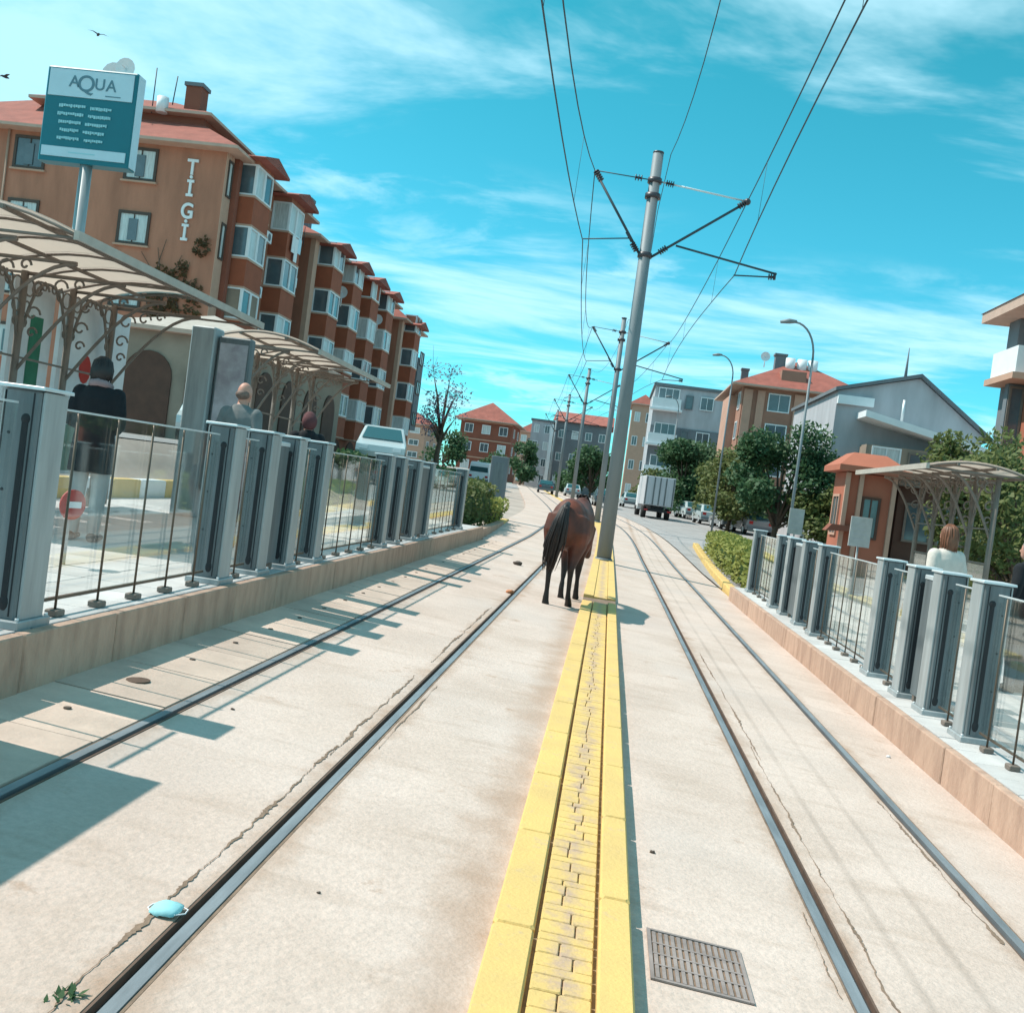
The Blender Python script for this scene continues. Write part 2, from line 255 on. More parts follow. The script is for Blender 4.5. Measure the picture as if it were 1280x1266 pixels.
M['navy'] = mat('navy jacket', (0.02, 0.03, 0.05), 0.8, 0.3, 7, bump=0.3, bscale=14)
M['greycl'] = mat('grey cloth', (0.17, 0.18, 0.18), 0.85, 0.25, 7, bump=0.3, bscale=14)
M['whitecl'] = mat('off white cloth', (0.66, 0.58, 0.52), 0.85, 0.2, 7, bump=0.3, bscale=14)
M['scarf'] = mat('dusty pink scarf', (0.33, 0.23, 0.24), 0.9, 0.3, 10, bump=0.3, bscale=18)
M['palecl'] = mat('pale grey cloth', (0.42, 0.42, 0.41), 0.85, 0.2, 7, bump=0.3, bscale=14)
M['maroon'] = mat('maroon cloth', (0.12, 0.04, 0.045), 0.9, 0.3, 9)
M['denim'] = mat('dark denim', (0.03, 0.04, 0.06), 0.85, 0.25, 8)
M['carpaint'] = mat('pale car paint', (0.44, 0.50, 0.51), 0.25, 0.05, 2, spec=0.8)
M['carpaint2'] = mat('silver car paint', (0.36, 0.38, 0.40), 0.25, 0.05, 2, metal=0.4)
M['carpaint3'] = mat('dark car paint', (0.05, 0.07, 0.085), 0.25, 0.05, 2, spec=0.8)
M['carglass'] = mat('car glass', (0.03, 0.09, 0.10), 0.08, spec=0.9)
M['tyre'] = mat('tyre', (0.02, 0.02, 0.02), 0.9)
M['lampr'] = mat('tail lamp', (0.4, 0.02, 0.02), 0.3)
M['truckbox'] = mat('truck box', (0.52, 0.54, 0.58), 0.6, 0.15, 1.2, stretch=(4, 4, 0.3))
M['maskblue'] = mat('pale blue cloth', (0.30, 0.62, 0.66), 0.8, 0.12, 20)
M['dirt'] = mat('dirt lump', (0.10, 0.075, 0.06), 0.95, 0.4, 20)
M['orangecl'] = mat('orange peel', (0.55, 0.22, 0.10), 0.8, 0.3, 12)
M['iron'] = mat('rusty iron', (0.36, 0.295, 0.275), 0.8, 0.35, 10, metal=0.2, coord='World')
M['bird'] = mat('bird', (0.04, 0.05, 0.06), 0.8)
# ---------------------------------------------------------------- mesh helpers
ORG = {}
class MB:
    def __init__(s): s.v = []; s.f = []; s.sm = []
    def add(s, vs, fs, smooth=False):
        b = len(s.v); s.v += [tuple(x) for x in vs]; s.f += [tuple(i+b for i in f) for f in fs]; s.sm += [smooth]*len(fs); return s
    def box(s, x0, x1, y0, y1, z0, z1):
        return s.add([(x0, y0, z0), (x1, y0, z0), (x1, y1, z0), (x0, y1, z0), (x0, y0, z1), (x1, y0, z1), (x1, y1, z1), (x0, y1, z1)],
                     [(0, 3, 2, 1), (4, 5, 6, 7), (0, 1, 5, 4), (1, 2, 6, 5), (2, 3, 7, 6), (3, 0, 4, 7)])
    def bbox(s, x0, x1, y0, y1, z0, z1, b=0.01):           # box with bevelled vertical and top edges
        def ring(i, z): return [(x0+i+b, y0+i, z), (x1-i-b, y0+i, z), (x1-i, y0+i+b, z), (x1-i, y1-i-b, z), (x1-i-b, y1-i, z), (x0+i+b, y1-i, z), (x0+i, y1-i-b, z), (x0+i, y0+i+b, z)]
        vs = ring(0, z0)+ring(0, z1-b)+ring(b*0.7, z1)
        fs = [tuple(reversed(range(8))), tuple(range(16, 24))]
        for k in (0, 8):
            for i in range(8): j = (i+1) % 8; fs.append((k+i, k+j, k+8+j, k+8+i))
        return s.add(vs, fs)
    def obox(s, o, a, b, c):                                # oriented box from corner o and three edge vectors
        o, a, b, c = map(Vector, (o, a, b, c))
        vs = [o, o+a, o+a+b, o+b, o+c, o+a+c, o+a+b+c, o+b+c]
        return s.add(vs, [(0, 3, 2, 1), (4, 5, 6, 7), (0, 1, 5, 4), (1, 2, 6, 5), (2, 3, 7, 6), (3, 0, 4, 7)])
    def tube(s, pts, rad, n=8, cap=True, smooth=True, sx=1.0):
        pts = [Vector(p) for p in pts]
        if not isinstance(rad, (list, tuple)): rad = [rad]*len(pts)
        vs = []; prev = None
        for i, p in enumerate(pts):
            t = (pts[min(i+1, len(pts)-1)]-pts[max(i-1, 0)]).normalized()
            if prev is None:
                u = Vector((1, 0, 0)) if abs(t.x) < 0.8 else Vector((0, 1, 0))
            else: u = prev
            u = (u - t*u.dot(t)).normalized(); v = t.cross(u); prev = u
            r = rad[i]; ra, rb = (r if isinstance(r, tuple) else (r, r))
            for k in range(n):
                a = 2*math.pi*k/n; vs.append(p+u*(ra*math.cos(a))+v*(rb*math.sin(a)))
        fs = []
        for i in range(len(pts)-1):
            for k in range(n):
                k2 = (k+1) % n; fs.append((i*n+k, i*n+k2, (i+1)*n+k2, (i+1)*n+k))
        s.add(vs, fs, smooth)
        if cap:
            b = len(s.v)-len(vs); s.f.append(tuple(b+k for k in reversed(range(n)))); s.f.append(tuple(b+(len(pts)-1)*n+k for k in range(n))); s.sm += [False, False]
        return s
    def ball(s, c, r, n=12, m=8):
        c = Vector(c); rx, ry, rz = r if isinstance(r, tuple) else (r, r, r); vs = [c+Vector((0, 0, -rz))]; fs = []
        for i in range(1, m):
            th = math.pi*i/m
            for k in range(n):
                a = 2*math.pi*k/n; vs.append(c+Vector((rx*math.sin(th)*math.cos(a), ry*math.sin(th)*math.sin(a), -rz*math.cos(th))))
        vs.append(c+Vector((0, 0, rz)))
        for k in range(n): fs.append((0, 1+(k+1) % n, 1+k)); fs.append((len(vs)-1, 1+(m-2)*n+k, 1+(m-2)*n+(k+1) % n))
        for i in range(m-2):
            for k in range(n): k2 = (k+1) % n; fs.append((1+i*n+k, 1+i*n+k2, 1+(i+1)*n+k2, 1+(i+1)*n+k))
        return s.add(vs, fs, True)
    def prism(s, poly, axis, a, b):                         # polygon in the other two axes, extruded along axis from a to b
        def P(p, t): return {'x': (t, p[0], p[1]), 'y': (p[0], t, p[1]), 'z': (p[0], p[1], t)}[axis]
        n = len(poly); vs = [P(p, a) for p in poly]+[P(p, b) for p in poly]
        fs = [tuple(range(n)), tuple(reversed(range(n, 2*n)))]+[(i, i+n, (i+1) % n+n, (i+1) % n) for i in range(n)]
        return s.add(vs, fs)
    def build(s, name, m, parent=None, loc=None, **tagk):
        me = bpy.data.meshes.new(name); off = Vector((0, 0, 0))
        if parent is not None: off = ORG.get(parent.name, off)
        if loc is not None: off = Vector(loc)
        me.from_pydata([tuple(Vector(v)-off) for v in s.v], [], s.f)
        me.polygons.foreach_set('use_smooth', s.sm)
        if len(s.f) < 60000:
            bm = bmesh.new(); bm.from_mesh(me); bmesh.ops.recalc_face_normals(bm, faces=bm.faces); bm.to_mesh(me); bm.free()
        me.materials.append(M[m] if isinstance(m, str) else m)
        o = bpy.data.objects.new(name, me); COL.objects.link(o)
        if parent is not None: o.parent = parent; ORG[o.name] = off
        if loc is not None: o.location = loc; ORG[o.name] = Vector(loc)
        if tagk: tag(o, **tagk)
        return o
def tag(o, label=None, cat=None, group=None, kind=None):
    if label: o['label'] = label
    if cat: o['category'] = cat
    if group: o['group'] = group
    if kind: o['kind'] = kind
    return o
def thing(name, label, cat, loc=(0, 0, 0), group=None, rot=0.0, world=True):
    o = bpy.data.objects.new(name, None); COL.objects.link(o); o.location = loc; o.rotation_euler = (0, 0, rot); o.empty_display_size = 0.2
    ORG[o.name] = Vector(loc) if world else Vector((0, 0, 0))
    return tag(o, label, cat, group)
def copy_tree(o, loc=None, rot=None, parent=None, label=None, group=None):
    c = o.copy(); COL.objects.link(c); c.parent = parent
    if loc is not None: c.location = loc
    if rot is not None: c.rotation_euler = (0, 0, rot)
    if label: c['label'] = label
    if group: c['group'] = group
    for ch in list(o.children): copy_tree(ch, parent=c)
    return c
def text_mesh(txt, size, depth, name, m, parent, matrix, bold=0.0):
    cu = bpy.data.curves.new(name, 'FONT'); cu.body = txt; cu.size = size; cu.extrude = depth; cu.align_x = 'CENTER'; cu.align_y = 'CENTER'; cu.offset = bold
    t = bpy.data.objects.new(name, cu); COL.objects.link(t); dg = bpy.context.evaluated_depsgraph_get()
    me = bpy.data.meshes.new_from_object(t.evaluated_get(dg)); bpy.data.objects.remove(t)
    me.transform(matrix); me.transform(Matrix.Translation(-ORG.get(parent.name, Vector((0, 0, 0)))))
    me.materials.clear(); me.materials.append(M[m]); o = bpy.data.objects.new(name, me); COL.objects.link(o); o.parent = parent; return o
def remesh(o, vox, smooth=2):
    r = o.modifiers.new('union', 'REMESH'); r.mode = 'VOXEL'; r.voxel_size = vox; r.use_smooth_shade = True
    s = o.modifiers.new('soften', 'SMOOTH'); s.factor = 0.6; s.iterations = smooth
    return o
# ---------------------------------------------------------------- ground, streets, tram bed
def sheet(name, xs, ys, zf, m, kind='structure', off=0.0, bend=False, parent=None):
    mb = MB(); vs = []; nx = len(xs)
    for y in ys:
        for x in xs:
            X = x+(curve(y) if bend else 0); vs.append((X, y, zf(X, y)+off))
    fs = [(j*nx+i, j*nx+i+1, (j+1)*nx+i+1, (j+1)*nx+i) for j in range(len(ys)-1) for i in range(nx-1)]
    mb.add(vs, fs, True); return mb.build(name, m, parent, kind=kind) if parent is None else mb.build(name, m, parent)
YS = [-30, -10, 0, 10, 20, 30]+[30+4*i for i in range(1, 31)]+[160, 180, 220, 300, 450, 800, 1500]
sheet('ground', [-900, -300, -120, -60, -40, -22, -14, -11.4, -10.2, -9.6, -9.2, -8.3, -5, -2.9, 0, 2.9, 4.2, 8, 14, 22, 40, 80, 200, 500, 900], YS, gz, 'ground', off=-0.075, bend=True)
YB = [-6, 0, 6, 12, 18, 24, 30]+[30+2.5*i for i in range(1, 53)]
bed = None
def bedstrip(x0, x1, ys=YB):
    mb = MB(); n = len(ys); vs = []
    for y in ys:
        c = curve(y)
        for x in (x0, x1): vs.append((x+c, y, gz(x+c, y)))
        for x in (x0, x1): vs.append((x+c, y, gz(x+c, y)-0.07))
    fs = []
    for j in range(n-1):
        a, b = 4*j, 4*j+4
        fs += [(a, a+1, b+1, b), (a, b, b+2, a+2), (a+1, a+3, b+3, b+1)]
    return mb.add(vs, fs)
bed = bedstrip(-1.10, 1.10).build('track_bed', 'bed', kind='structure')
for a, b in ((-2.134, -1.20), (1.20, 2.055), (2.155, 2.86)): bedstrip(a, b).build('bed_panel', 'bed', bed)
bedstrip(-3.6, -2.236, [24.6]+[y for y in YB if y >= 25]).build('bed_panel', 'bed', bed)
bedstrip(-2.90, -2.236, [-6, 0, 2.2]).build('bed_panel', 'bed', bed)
# slabs beside the outer rail
yy = 2.22; k = 0
while yy < 24.6:
    L = 0.78; mb = MB(); x0, x1 = -2.885, -2.24
    z = lambda x: gz(x, yy)
    e = random.uniform(-0.003, 0.003)
    g = 0.014
    mb.add([(x0, yy+g, z(x0)-.07), (x1, yy+g, z(x1)-.07), (x1, yy+L, z(x1)-.07), (x0, yy+L, z(x0)-.07), (x0, yy+g, z(x0)+e), (x1, yy+g, z(x1)+e), (x1, yy+L, z(x1)+e), (x0, yy+L, z(x0)+e)],
           [(0, 3, 2, 1), (4, 5, 6, 7), (0, 1, 5, 4), (1, 2, 6, 5), (2, 3, 7, 6), (3, 0, 4, 7)])
    sl = mb.build('paving_slab', 'slab2', bed)
    zz = gz(-2.58, yy+L/2)+0.006
    h = MB().tube([(-2.58, yy+L*.5, zz-.01), (-2.58, yy+L*.5, zz)], 0.02 if k != 4 else 0.07, 10); h.build('lifting_hole', 'joint' if k != 4 else 'rust', sl)
    yy += L; k += 1
# rails: grooved head, flange way, keeper lip
def rail(xc, label, inner):
    c0 = curve(0); t = thing('rail', label, 'rail', (xc, 0, gz(xc, 0)), group=None)
    def strip(x0, x1, zt, zb, name, m):
        mb = MB(); vs = []
        for y in YB:
            c = curve(y); zz = gz(xc+c, y)
            vs += [(x0+c, y, zz+zt), (x1+c, y, zz+zt), (x0+c, y, zz+zb), (x1+c, y, zz+zb)]
        fs = []
        for j in range(len(YB)-1):
            a, b = 4*j, 4*j+4; fs += [(a, a+1, b+1, b), (a, b, b+2, a+2), (a+1, a+3, b+3, b+1)]
        mb.add(vs, fs); mb.build(name, m, t)
    s = inner                       # +1: flange way on the +X side
    A = sorted((xc-s*0.040, xc+s*0.006)); strip(A[0], A[1], 0.002, -0.09, 'rail_head', 'steel')
    A = sorted((xc+s*0.006, xc+s*0.034)); strip(A[0], A[1], -0.028, -0.09, 'flange_way', 'rubber')
    A = sorted((xc+s*0.034, xc+s*0.044)); strip(A[0], A[1], 0.0005, -0.09, 'keeper_lip', 'rust')
    A = sorted((xc-s*0.042, xc-s*0.054)); strip(A[0], A[1], -0.003, -0.06, 'joint_filler', 'crack')
    return t
rail(-2.18, 'grooved steel rail next to the slab strip under the kerb of the apartment-side platform', 1)
rail(-1.155, 'grooved steel rail passing the pale blue face mask and the horse', -1)
rail(1.155, 'grooved steel rail next to the square drain grate', 1)
rail(2.10, 'grooved steel rail along the sunlit kerb of the kiosk-side platform', -1)
# broken edges and cracks beside the rails
def crack(x, y0, y1, w, amp, seed, steps):
    rg = random.Random(seed); mb = MB(); vs = []; xx = x; n = steps*2; ph = rg.uniform(0, 9)
    for i in range(n+1):
        y = lerp(y0, y1, i/n); xx += rg.uniform(-amp, amp)*.42; xx = lerp(xx, x, 0.12)
        env = max(0.16, math.sin(i*.19+ph)*.35+math.sin(i*.071+ph*2)*.35+.45); ww = w*env*rg.uniform(.7, 1.2)*(0.0 if i in (0, n) else 1)
        sh_ = rg.uniform(-.3, .3)*ww
        vs += [(xx-ww/2+sh_, y, gz(xx, y)+0.0035), (xx+ww/2+sh_, y, gz(xx, y)+0.0036)]
    mb.add(vs, [(2*i, 2*i+1, 2*i+3, 2*i+2) for i in range(n)]); return mb.build('crack', 'crack', bed)
crack(-1.275, 2.2, 5.4, 0.022, 0.011, 1, 130); crack(-1.27, 5.2, 7.6, 0.022, 0.011, 2, 90); crack(-1.265, 8.2, 12.4, 0.024, 0.012, 3, 90)
crack(1.275, 3.2, 7.8, 0.015, 0.010, 4, 110); crack(1.30, 7.4, 12.5, 0.017, 0.012, 5, 80); crack(2.02, 4.8, 7.0, 0.02, 0.012, 6, 70)
crack(-1.075, 5.5, 7.4, 0.012, 0.008, 8, 50); crack(1.075, 3.8, 4.6, 0.010, 0.008, 9, 30)
# streets
RY = [24, 30]+[30+5*i for i in range(1, 26)]
sheet('road', [2.95, 4.2, 6, 9, 12.5], RY, gz, 'asphalt', off=-0.012, bend=True)
sheet('street', [-17.5, -14, -11.4, -10.3], [-8, 0, 10, 20, 30]+[30+5*i for i in range(1, 26)], gz, 'asphalt', off=-0.05)
# ---------------------------------------------------------------- yellow median
med = MB().prism([(-0.213, -0.06), (0.283, -0.06), (0.283, 0.028), (-0.213, 0.028)], 'y', -2, 15.1).build('median', 'sand', kind='structure')
def kerbbox(x0, x1, y0, y1, zt, zb=-0.05, b=0.012, e=0.0):
    mb = MB().bbox(x0, x1, y0, y1, zb, zt, b); mb.v = [(x, y, z-KX*x*0.6+e) for x, y, z in mb.v]; return mb
y = -1.3; i = 0
while y < 15.0:
    L = 1.02 if i % 2 else 0.96
    y1 = min(y+L, 15.1)
    kerbbox(-0.215, -0.062, y+.003, y1-.003, 0.062, e=random.uniform(-.002, .002)).build('kerb_stone', 'yellow', med)
    o_ = y+0.37
    if o_+L < 15.1: kerbbox(0.165, 0.285, o_+.004, o_+L-.004, 0.084, e=random.uniform(-.002, .002)).build('kerb_stone', 'yellow', med)
    y += L; i += 1
kerbbox(0.165, 0.285, y-.6, 15.1, 0.084).build('kerb_stone', 'yellow', med)
# bricks between the kerbs
y = 2.55; r = 0
xa, xb = -0.05, 0.153
while y < 13.4:
    d = (0.105, 0.10, 0.062)[r % 3]
    mid_ = (xa+xb)/2+random.uniform(-.035, .035); cuts = [xa, mid_, xb] if r % 3 < 2 or random.random() < .4 else [xa, xb]; d *= random.uniform(.93, 1.06)
    for a, b in zip(cuts, cuts[1:]):
        e = random.uniform(-0.002, 0.0015)
        kerbbox(a+.002, b-.002, y+.002, y+d-.002, 0.060, 0.0, 0.005, e).build('brick', 'yellowb', med)
    y += d; r += 1
kerbbox(xa, xb, -1.3, 2.55, 0.058).build('brick_run', 'yellowb', med)
kerbbox(xa, xb, 13.4, 15.1, 0.058).build('brick_run', 'yellowb', med)
MB().box(-.215, .285, 15.11, 15.94, -.03, .024).build('gap_strip', 'crack', med)  # dark brown strip across the gap between the two medians
# the further median, that carries the masts
far_med = MB()
ys2 = [15.95, 18, 20, 22, 24, 26, 28, 30]+[30+3*i for i in range(1, 40)]
def medfar(x0, x1, zt, name, m, par=None):
    mb = MB(); vs = []
    for yv in ys2:
        c = curve(yv); zz = longz(yv)
        for x, z in ((x0, zt), (x1, zt), (x0, -.06), (x1, -.06)): vs.append((x+c, yv, zz+z-KX*x*.6))
    fs = [(0, 2, 3, 1)]
    for j in range(len(ys2)-1):
        a, b = 4*j, 4*j+4; fs += [(a, a+1, b+1, b), (a, b, b+2, a+2), (a+1, a+3, b+3, b+1)]
    mb.add(vs, fs); return mb.build(name, m, par) if par else mb.build(name, m, kind='structure')
fm = medfar(-0.055, 0.155, 0.05, 'median', 'yellowb'); medfar(-0.215, -0.06, 0.065, 'kerb_run', 'yellow', fm); medfar(0.16, 0.285, 0.065, 'kerb_run', 'yellow', fm)
# ---------------------------------------------------------------- platforms
def platform(xe, side, zt, ya, yb, xback, name):
    # xe: kerb face; side -1 runs to -X, +1 to +X
    zb = gz(xe, 5)-0.06
    x0, x1 = sorted((xe+side*0.075, xback))
    p = MB().box(x0, x1, ya, yb, zb-.3, zt-0.05).build(name, 'joint', kind='structure')
    y = ya; i = 0
    while y < yb-0.05:
        y1 = min(y+1.0, yb); a, b = sorted((xe, xe+side*0.07)); e = random.uniform(-.004, .004)
        mb = MB().bbox(a+e, b+e, y+.005, y1-.005, zb, zt-.006, 0.008); mb.build('kerb_stone', 'kerb', p); y = y1
    # slabs: near ones one by one
    cx = xe+side*0.078; n = 0; s = 0.4
    cols = [cx+side*s*i for i in range(4)]
    y = max(ya, 3.2)
    while y < min(yb, 18.0)-s+0.01:
        for q, c in enumerate(cols):
            a, b = sorted((c, c+side*s)); e = random.uniform(-.003, .002)
            MB().bbox(a+.004, b-.004, y+.004, y+s-.004, zt-.05, zt-.004+e, .005).build('paving_slab', 'slab', p); n += 1
        y += s
    a, b = sorted((cx+side*s*4, xback))
    MB().box(a+.003, b, ya, yb, zt-.05, zt-.006).build('paving_field', 'slab', p)
    if yb > y: a, b = sorted((cx, cx+side*s*4)); MB().box(a+.003, b-.003, y+.003, yb, zt-.05, zt-.006).build('paving_field', 'slab', p)
    if max(ya, 3.2) > ya: a, b = sorted((cx, cx+side*s*4)); MB().box(a+.003, b-.003, ya, max(ya, 3.2)-.003, zt-.05, zt-.006).build('paving_field', 'slab', p)
    return p
ZL, ZR = 0.525, 0.085
platform(-2.88, -1, ZL, -3, 24.0, -8.1, 'platform')
platform(2.74, 1, ZR, 2, 22.0, 7.2, 'platform')
# planter kerbs after the platforms
pk = None
for j in range(12):
    y0 = 24.01+j; xk = -2.95-0.045*max(0, j)
    m = MB().bbox(xk-.22, xk, y0+.005, y0+.995, gz(-3, y0)-.1, 0.44-0.012*j+longz(y0), .014)
    o = m.build('kerb_stone', 'kerb' if j < 9 else 'yellow', pk)
    if pk is None: o.name = 'planter_kerb'; tag(o, 'low stained concrete kerb of the planter with the rounded dark hedge', 'kerb'); pk = o
pk = None
for j in range(22):
    y0 = 22.01+j; xk = 2.86+0.04*j
    m = MB().bbox(xk, xk+.2, y0+.005, y0+.995, gz(3.2, y0)-.1, gz(3.2, y0)+0.17, .014)
    o = m.build('kerb_stone', 'yellow', pk)
    if pk is None: o.name = 'planter_kerb'; tag(o, 'low yellow painted kerb of the planter with the yellow-green hedge', 'kerb'); pk = o
# ---------------------------------------------------------------- platform barrier: gate posts, glass panels, solid panels
def make_post(name, label, group):
    t = thing(name, label, 'post', (0, 0, 0), group, world=False)
    MB().bbox(-.10, .10, -.115, .14, .045, 1.255, .012).build('housing', 'gate', t)
    MB().box(.012, .046, -.1185, -.10, .11, 1.10).ball((.029, -.113, 1.10), (.028, .008, .03), 12, 6).ball((.029, -.113, .13), (.028, .008, .045), 12, 6).build('slot', 'black', t)
    MB().box(.060, .068, -.117, -.10, .06, 1.24).build('seam', 'black', t); MB().box(-.099, -.094, -.1165, -.10, .06, 1.24).build('seam', 'black', t)
    MB().bbox(.1005, .118, -.10, .125, .046, 1.25, .004).build('side_plate', 'gatel', t)
    MB().bbox(-.1175, -.1005, -.10, .125, .046, 1.25, .004).build('side_plate', 'gatel', t)
    MB().bbox(-.13, .13, -.14, .16, 1.2565, 1.276, .005).build('cap', 'cap', t)
    MB().bbox(-.14, .14, -.15, .17, 0, .044, .006).build('base_plate', 'gatel', t)
    for bx_ in (-.122, .122):
        for by_ in (-.128, .15): MB().tube([(bx_, by_, .044), (bx_, by_, .06)], .011, 6).build('anchor_bolt', 'cap', t)
    for z in (.42, .72, 1.02): MB().tube([(-.055, -.12, z), (-.055, -.112, z)], .008, 8).build('bolt', 'black', t)
    return t
LP = [5.2, 7.95, 8.85, 9.65, 10.6, 13.85, 14.75, 16.0, 17.2, 21.4]
RP = [5.6, 8.45, 9.45, 10.25, 11.4, 14.6, 15.8, 17.1, 18.2, 21.15]
def four(where): return ['%s grey barrier post of the four %s' % (q, where) for q in ('first', 'second', 'third', 'last')]
LLAB = ['big grey barrier post with black slot before the longest glass railing'] \
    + four('in front of the balding grey-jacketed person') + four('next along, towards the rounded dark hedge') + ['thin-looking grey post at the end of the barrier, by the rounded dark hedge']
RLAB = ['grey barrier post at the far side of the glass from the woman in white'] + four('in front of the woman with auburn hair') + four('nearest the yellow-green hedge') + ['grey post at the end of the barrier, by the yellow-green hedge']
pl = make_post('gate_post', LLAB[0], 'barrier posts on the apartment-side platform')
for i, yv in enumerate(LP):
    xx = -3.10-0.004*max(0, yv-8)
    if i == 0: pl.location = (xx, yv, ZL-.004)
    else: copy_tree(pl, (xx, yv, ZL-.004), label=LLAB[i])
for i, yv in enumerate(RP):
    copy_tree(pl, (3.09, yv, ZR-.004), label=RLAB[i], group='barrier posts on the kiosk-side platform').scale = (-1, 1, 1)
def glass_panel(x, y0, y1, z0, label, group, rods=4, side=1, low=0.10):
    t = thing('glass_panel', label, 'railing', (x, (y0+y1)/2, z0), group)
    MB().box(x-.006, x+.006, y0, y1, z0+low, z0+1.17).build('pane', 'glass', t)
    MB().box(x-.009, x+.009, y0, y1, z0+1.1705, z0+1.182).build('top_rail', 'cap', t)
    MB().box(x-.010, x+.010, y0, y1, z0+.082, z0+low-.001).build('bottom_rail', 'rod', t)
    for i in range(rods):
        yv = lerp(y0, y1, (i+.5)/rods)
        r_ = MB().tube([(x+side*.032, yv, z0), (x+side*.032, yv, z0+1.165)], .008, 8).build('rod', 'rod', t)
        MB().bbox(x+side*.032-.04, x+side*.032+.04, yv-.045, yv+.045, z0, z0+.035, .006).build('foot', 'shed', r_)
    return t
def solid_panel(x, y0, y1, z0, label, group):
    t = thing('gate_leaf', label, 'gate', (x, (y0+y1)/2, z0), group)
    MB().bbox(x-.025, x+.025, y0, y1, z0+.06, z0+1.16, .008).build('leaf', 'gate', t)
    MB().bbox(x-.032, x+.032, y0, y1, z0+1.1605, z0+1.2, .006).build('top_rail', 'cap', t)
    for yv in (y0+.1, y1-.1): MB().box(x-.02, x+.02, yv-.03, yv+.03, z0, z0+.0595).build('foot', 'shed', t)
    return t
gl, gr = 'glass railings on the apartment-side platform', 'glass railings on the kiosk-side platform'
glab = 'clear glass railing panel with thin brown rods on the apartment-side platform'
grlab = 'clear glass railing panel with thin brown rods on the kiosk-side platform'
e = .16
glass_panel(-3.1, 5.2+e, 7.95-e, ZL, 'longest clear glass railing in front of the person in the black coat', None, 5)
glass_panel(-3.1, 7.95+e, 8.85-e, ZL, 'narrow glass railing between the first two posts in front of the balding person', gl, 1); glass_panel(-3.1, 9.65+e, 10.6-e, ZL, 'narrow glass railing between the last two posts in front of the balding person', gl, 1)
glass_panel(-3.1, 10.6+e, 13.85-e, ZL, 'wide glass railing between the two groups of four posts, apartment side', gl, 5); glass_panel(-3.13, 14.75+e, 16.0-e, ZL, 'narrow glass railing in the group of posts towards the rounded dark hedge', gl, 1)
glass_panel(-3.14, 17.2+e, 21.4-e, ZL, 'greenish glass railing panel ending at the rounded dark hedge', None, 5); glass_panel(-3.1, 4.35, 5.2-e, ZL, 'short piece of glass railing between the solid panel and the big post', gl, 1)
sl = 'solid grey sliding gate leaf between posts of the apartment-side barrier'
solid_panel(-3.1, 8.85+e, 9.65-e, ZL, 'solid grey gate leaf between the posts in front of the balding person', 'gate leaves on the apartment-side platform'); solid_panel(-3.1, 16.0+e, 17.2-e, ZL, 'solid grey gate leaf between the posts towards the rounded dark hedge', 'gate leaves on the apartment-side platform')
sp_ = thing('solid_panel', 'wide solid grey barrier panel that throws the dark block of shadow across the rail', 'panel', (-3.1, 3, ZL)); MB().bbox(-3.13, -3.07, 1.6, 4.33, ZL+.03, ZL+1.435, .008).build('sheet', 'gate', sp_); MB().bbox(-3.15, -3.05, 1.58, 4.34, ZL+1.436, ZL+1.46, .004).build('cap', 'cap', sp_)
for yv in (1.8, 3.0, 4.1): MB().box(-3.16, -3.04, yv-.05, yv+.05, ZL-.003, ZL+.029).build('foot', 'shed', sp_)
glass_panel(3.09, 5.6+e, 8.45-e, ZR, 'glass railing in front of the person in dark clothes, kiosk side', gr, 5, -1); glass_panel(3.09, 8.45+e, 9.45-e, ZR, 'narrow glass railing between the first two posts before the auburn-haired woman', gr, 1, -1); glass_panel(3.09, 10.25+e, 11.4-e, ZR, 'narrow glass railing between the last two posts before the auburn-haired woman', gr, 1, -1)
glass_panel(3.09, 11.4+e, 14.6-e, ZR, 'wide clear glass railing in front of the tilted white notice board', None, 6, -1); glass_panel(3.09, 14.6+e, 15.8-e, ZR, 'narrow glass railing next to the wide one with the notice board behind', gr, 1, -1); glass_panel(3.09, 17.1+e, 18.2-e, ZR, 'narrow glass railing between the last two posts before the yellow-green hedge', gr, 1, -1)
glass_panel(3.09, 18.2+e, 21.15-e, ZR, 'glass railing panel ending at the yellow-green hedge', None, 4, -1)
sr = 'solid grey sliding gate leaf between posts of the kiosk-side barrier'
solid_panel(3.09, 9.45+e, 10.25-e, ZR, 'solid grey gate leaf between the posts in front of the auburn-haired woman', 'gate leaves on the kiosk-side platform'); solid_panel(3.09, 15.8+e, 17.1-e, ZR, 'solid grey gate leaf between the posts towards the yellow-green hedge', 'gate leaves on the kiosk-side platform')
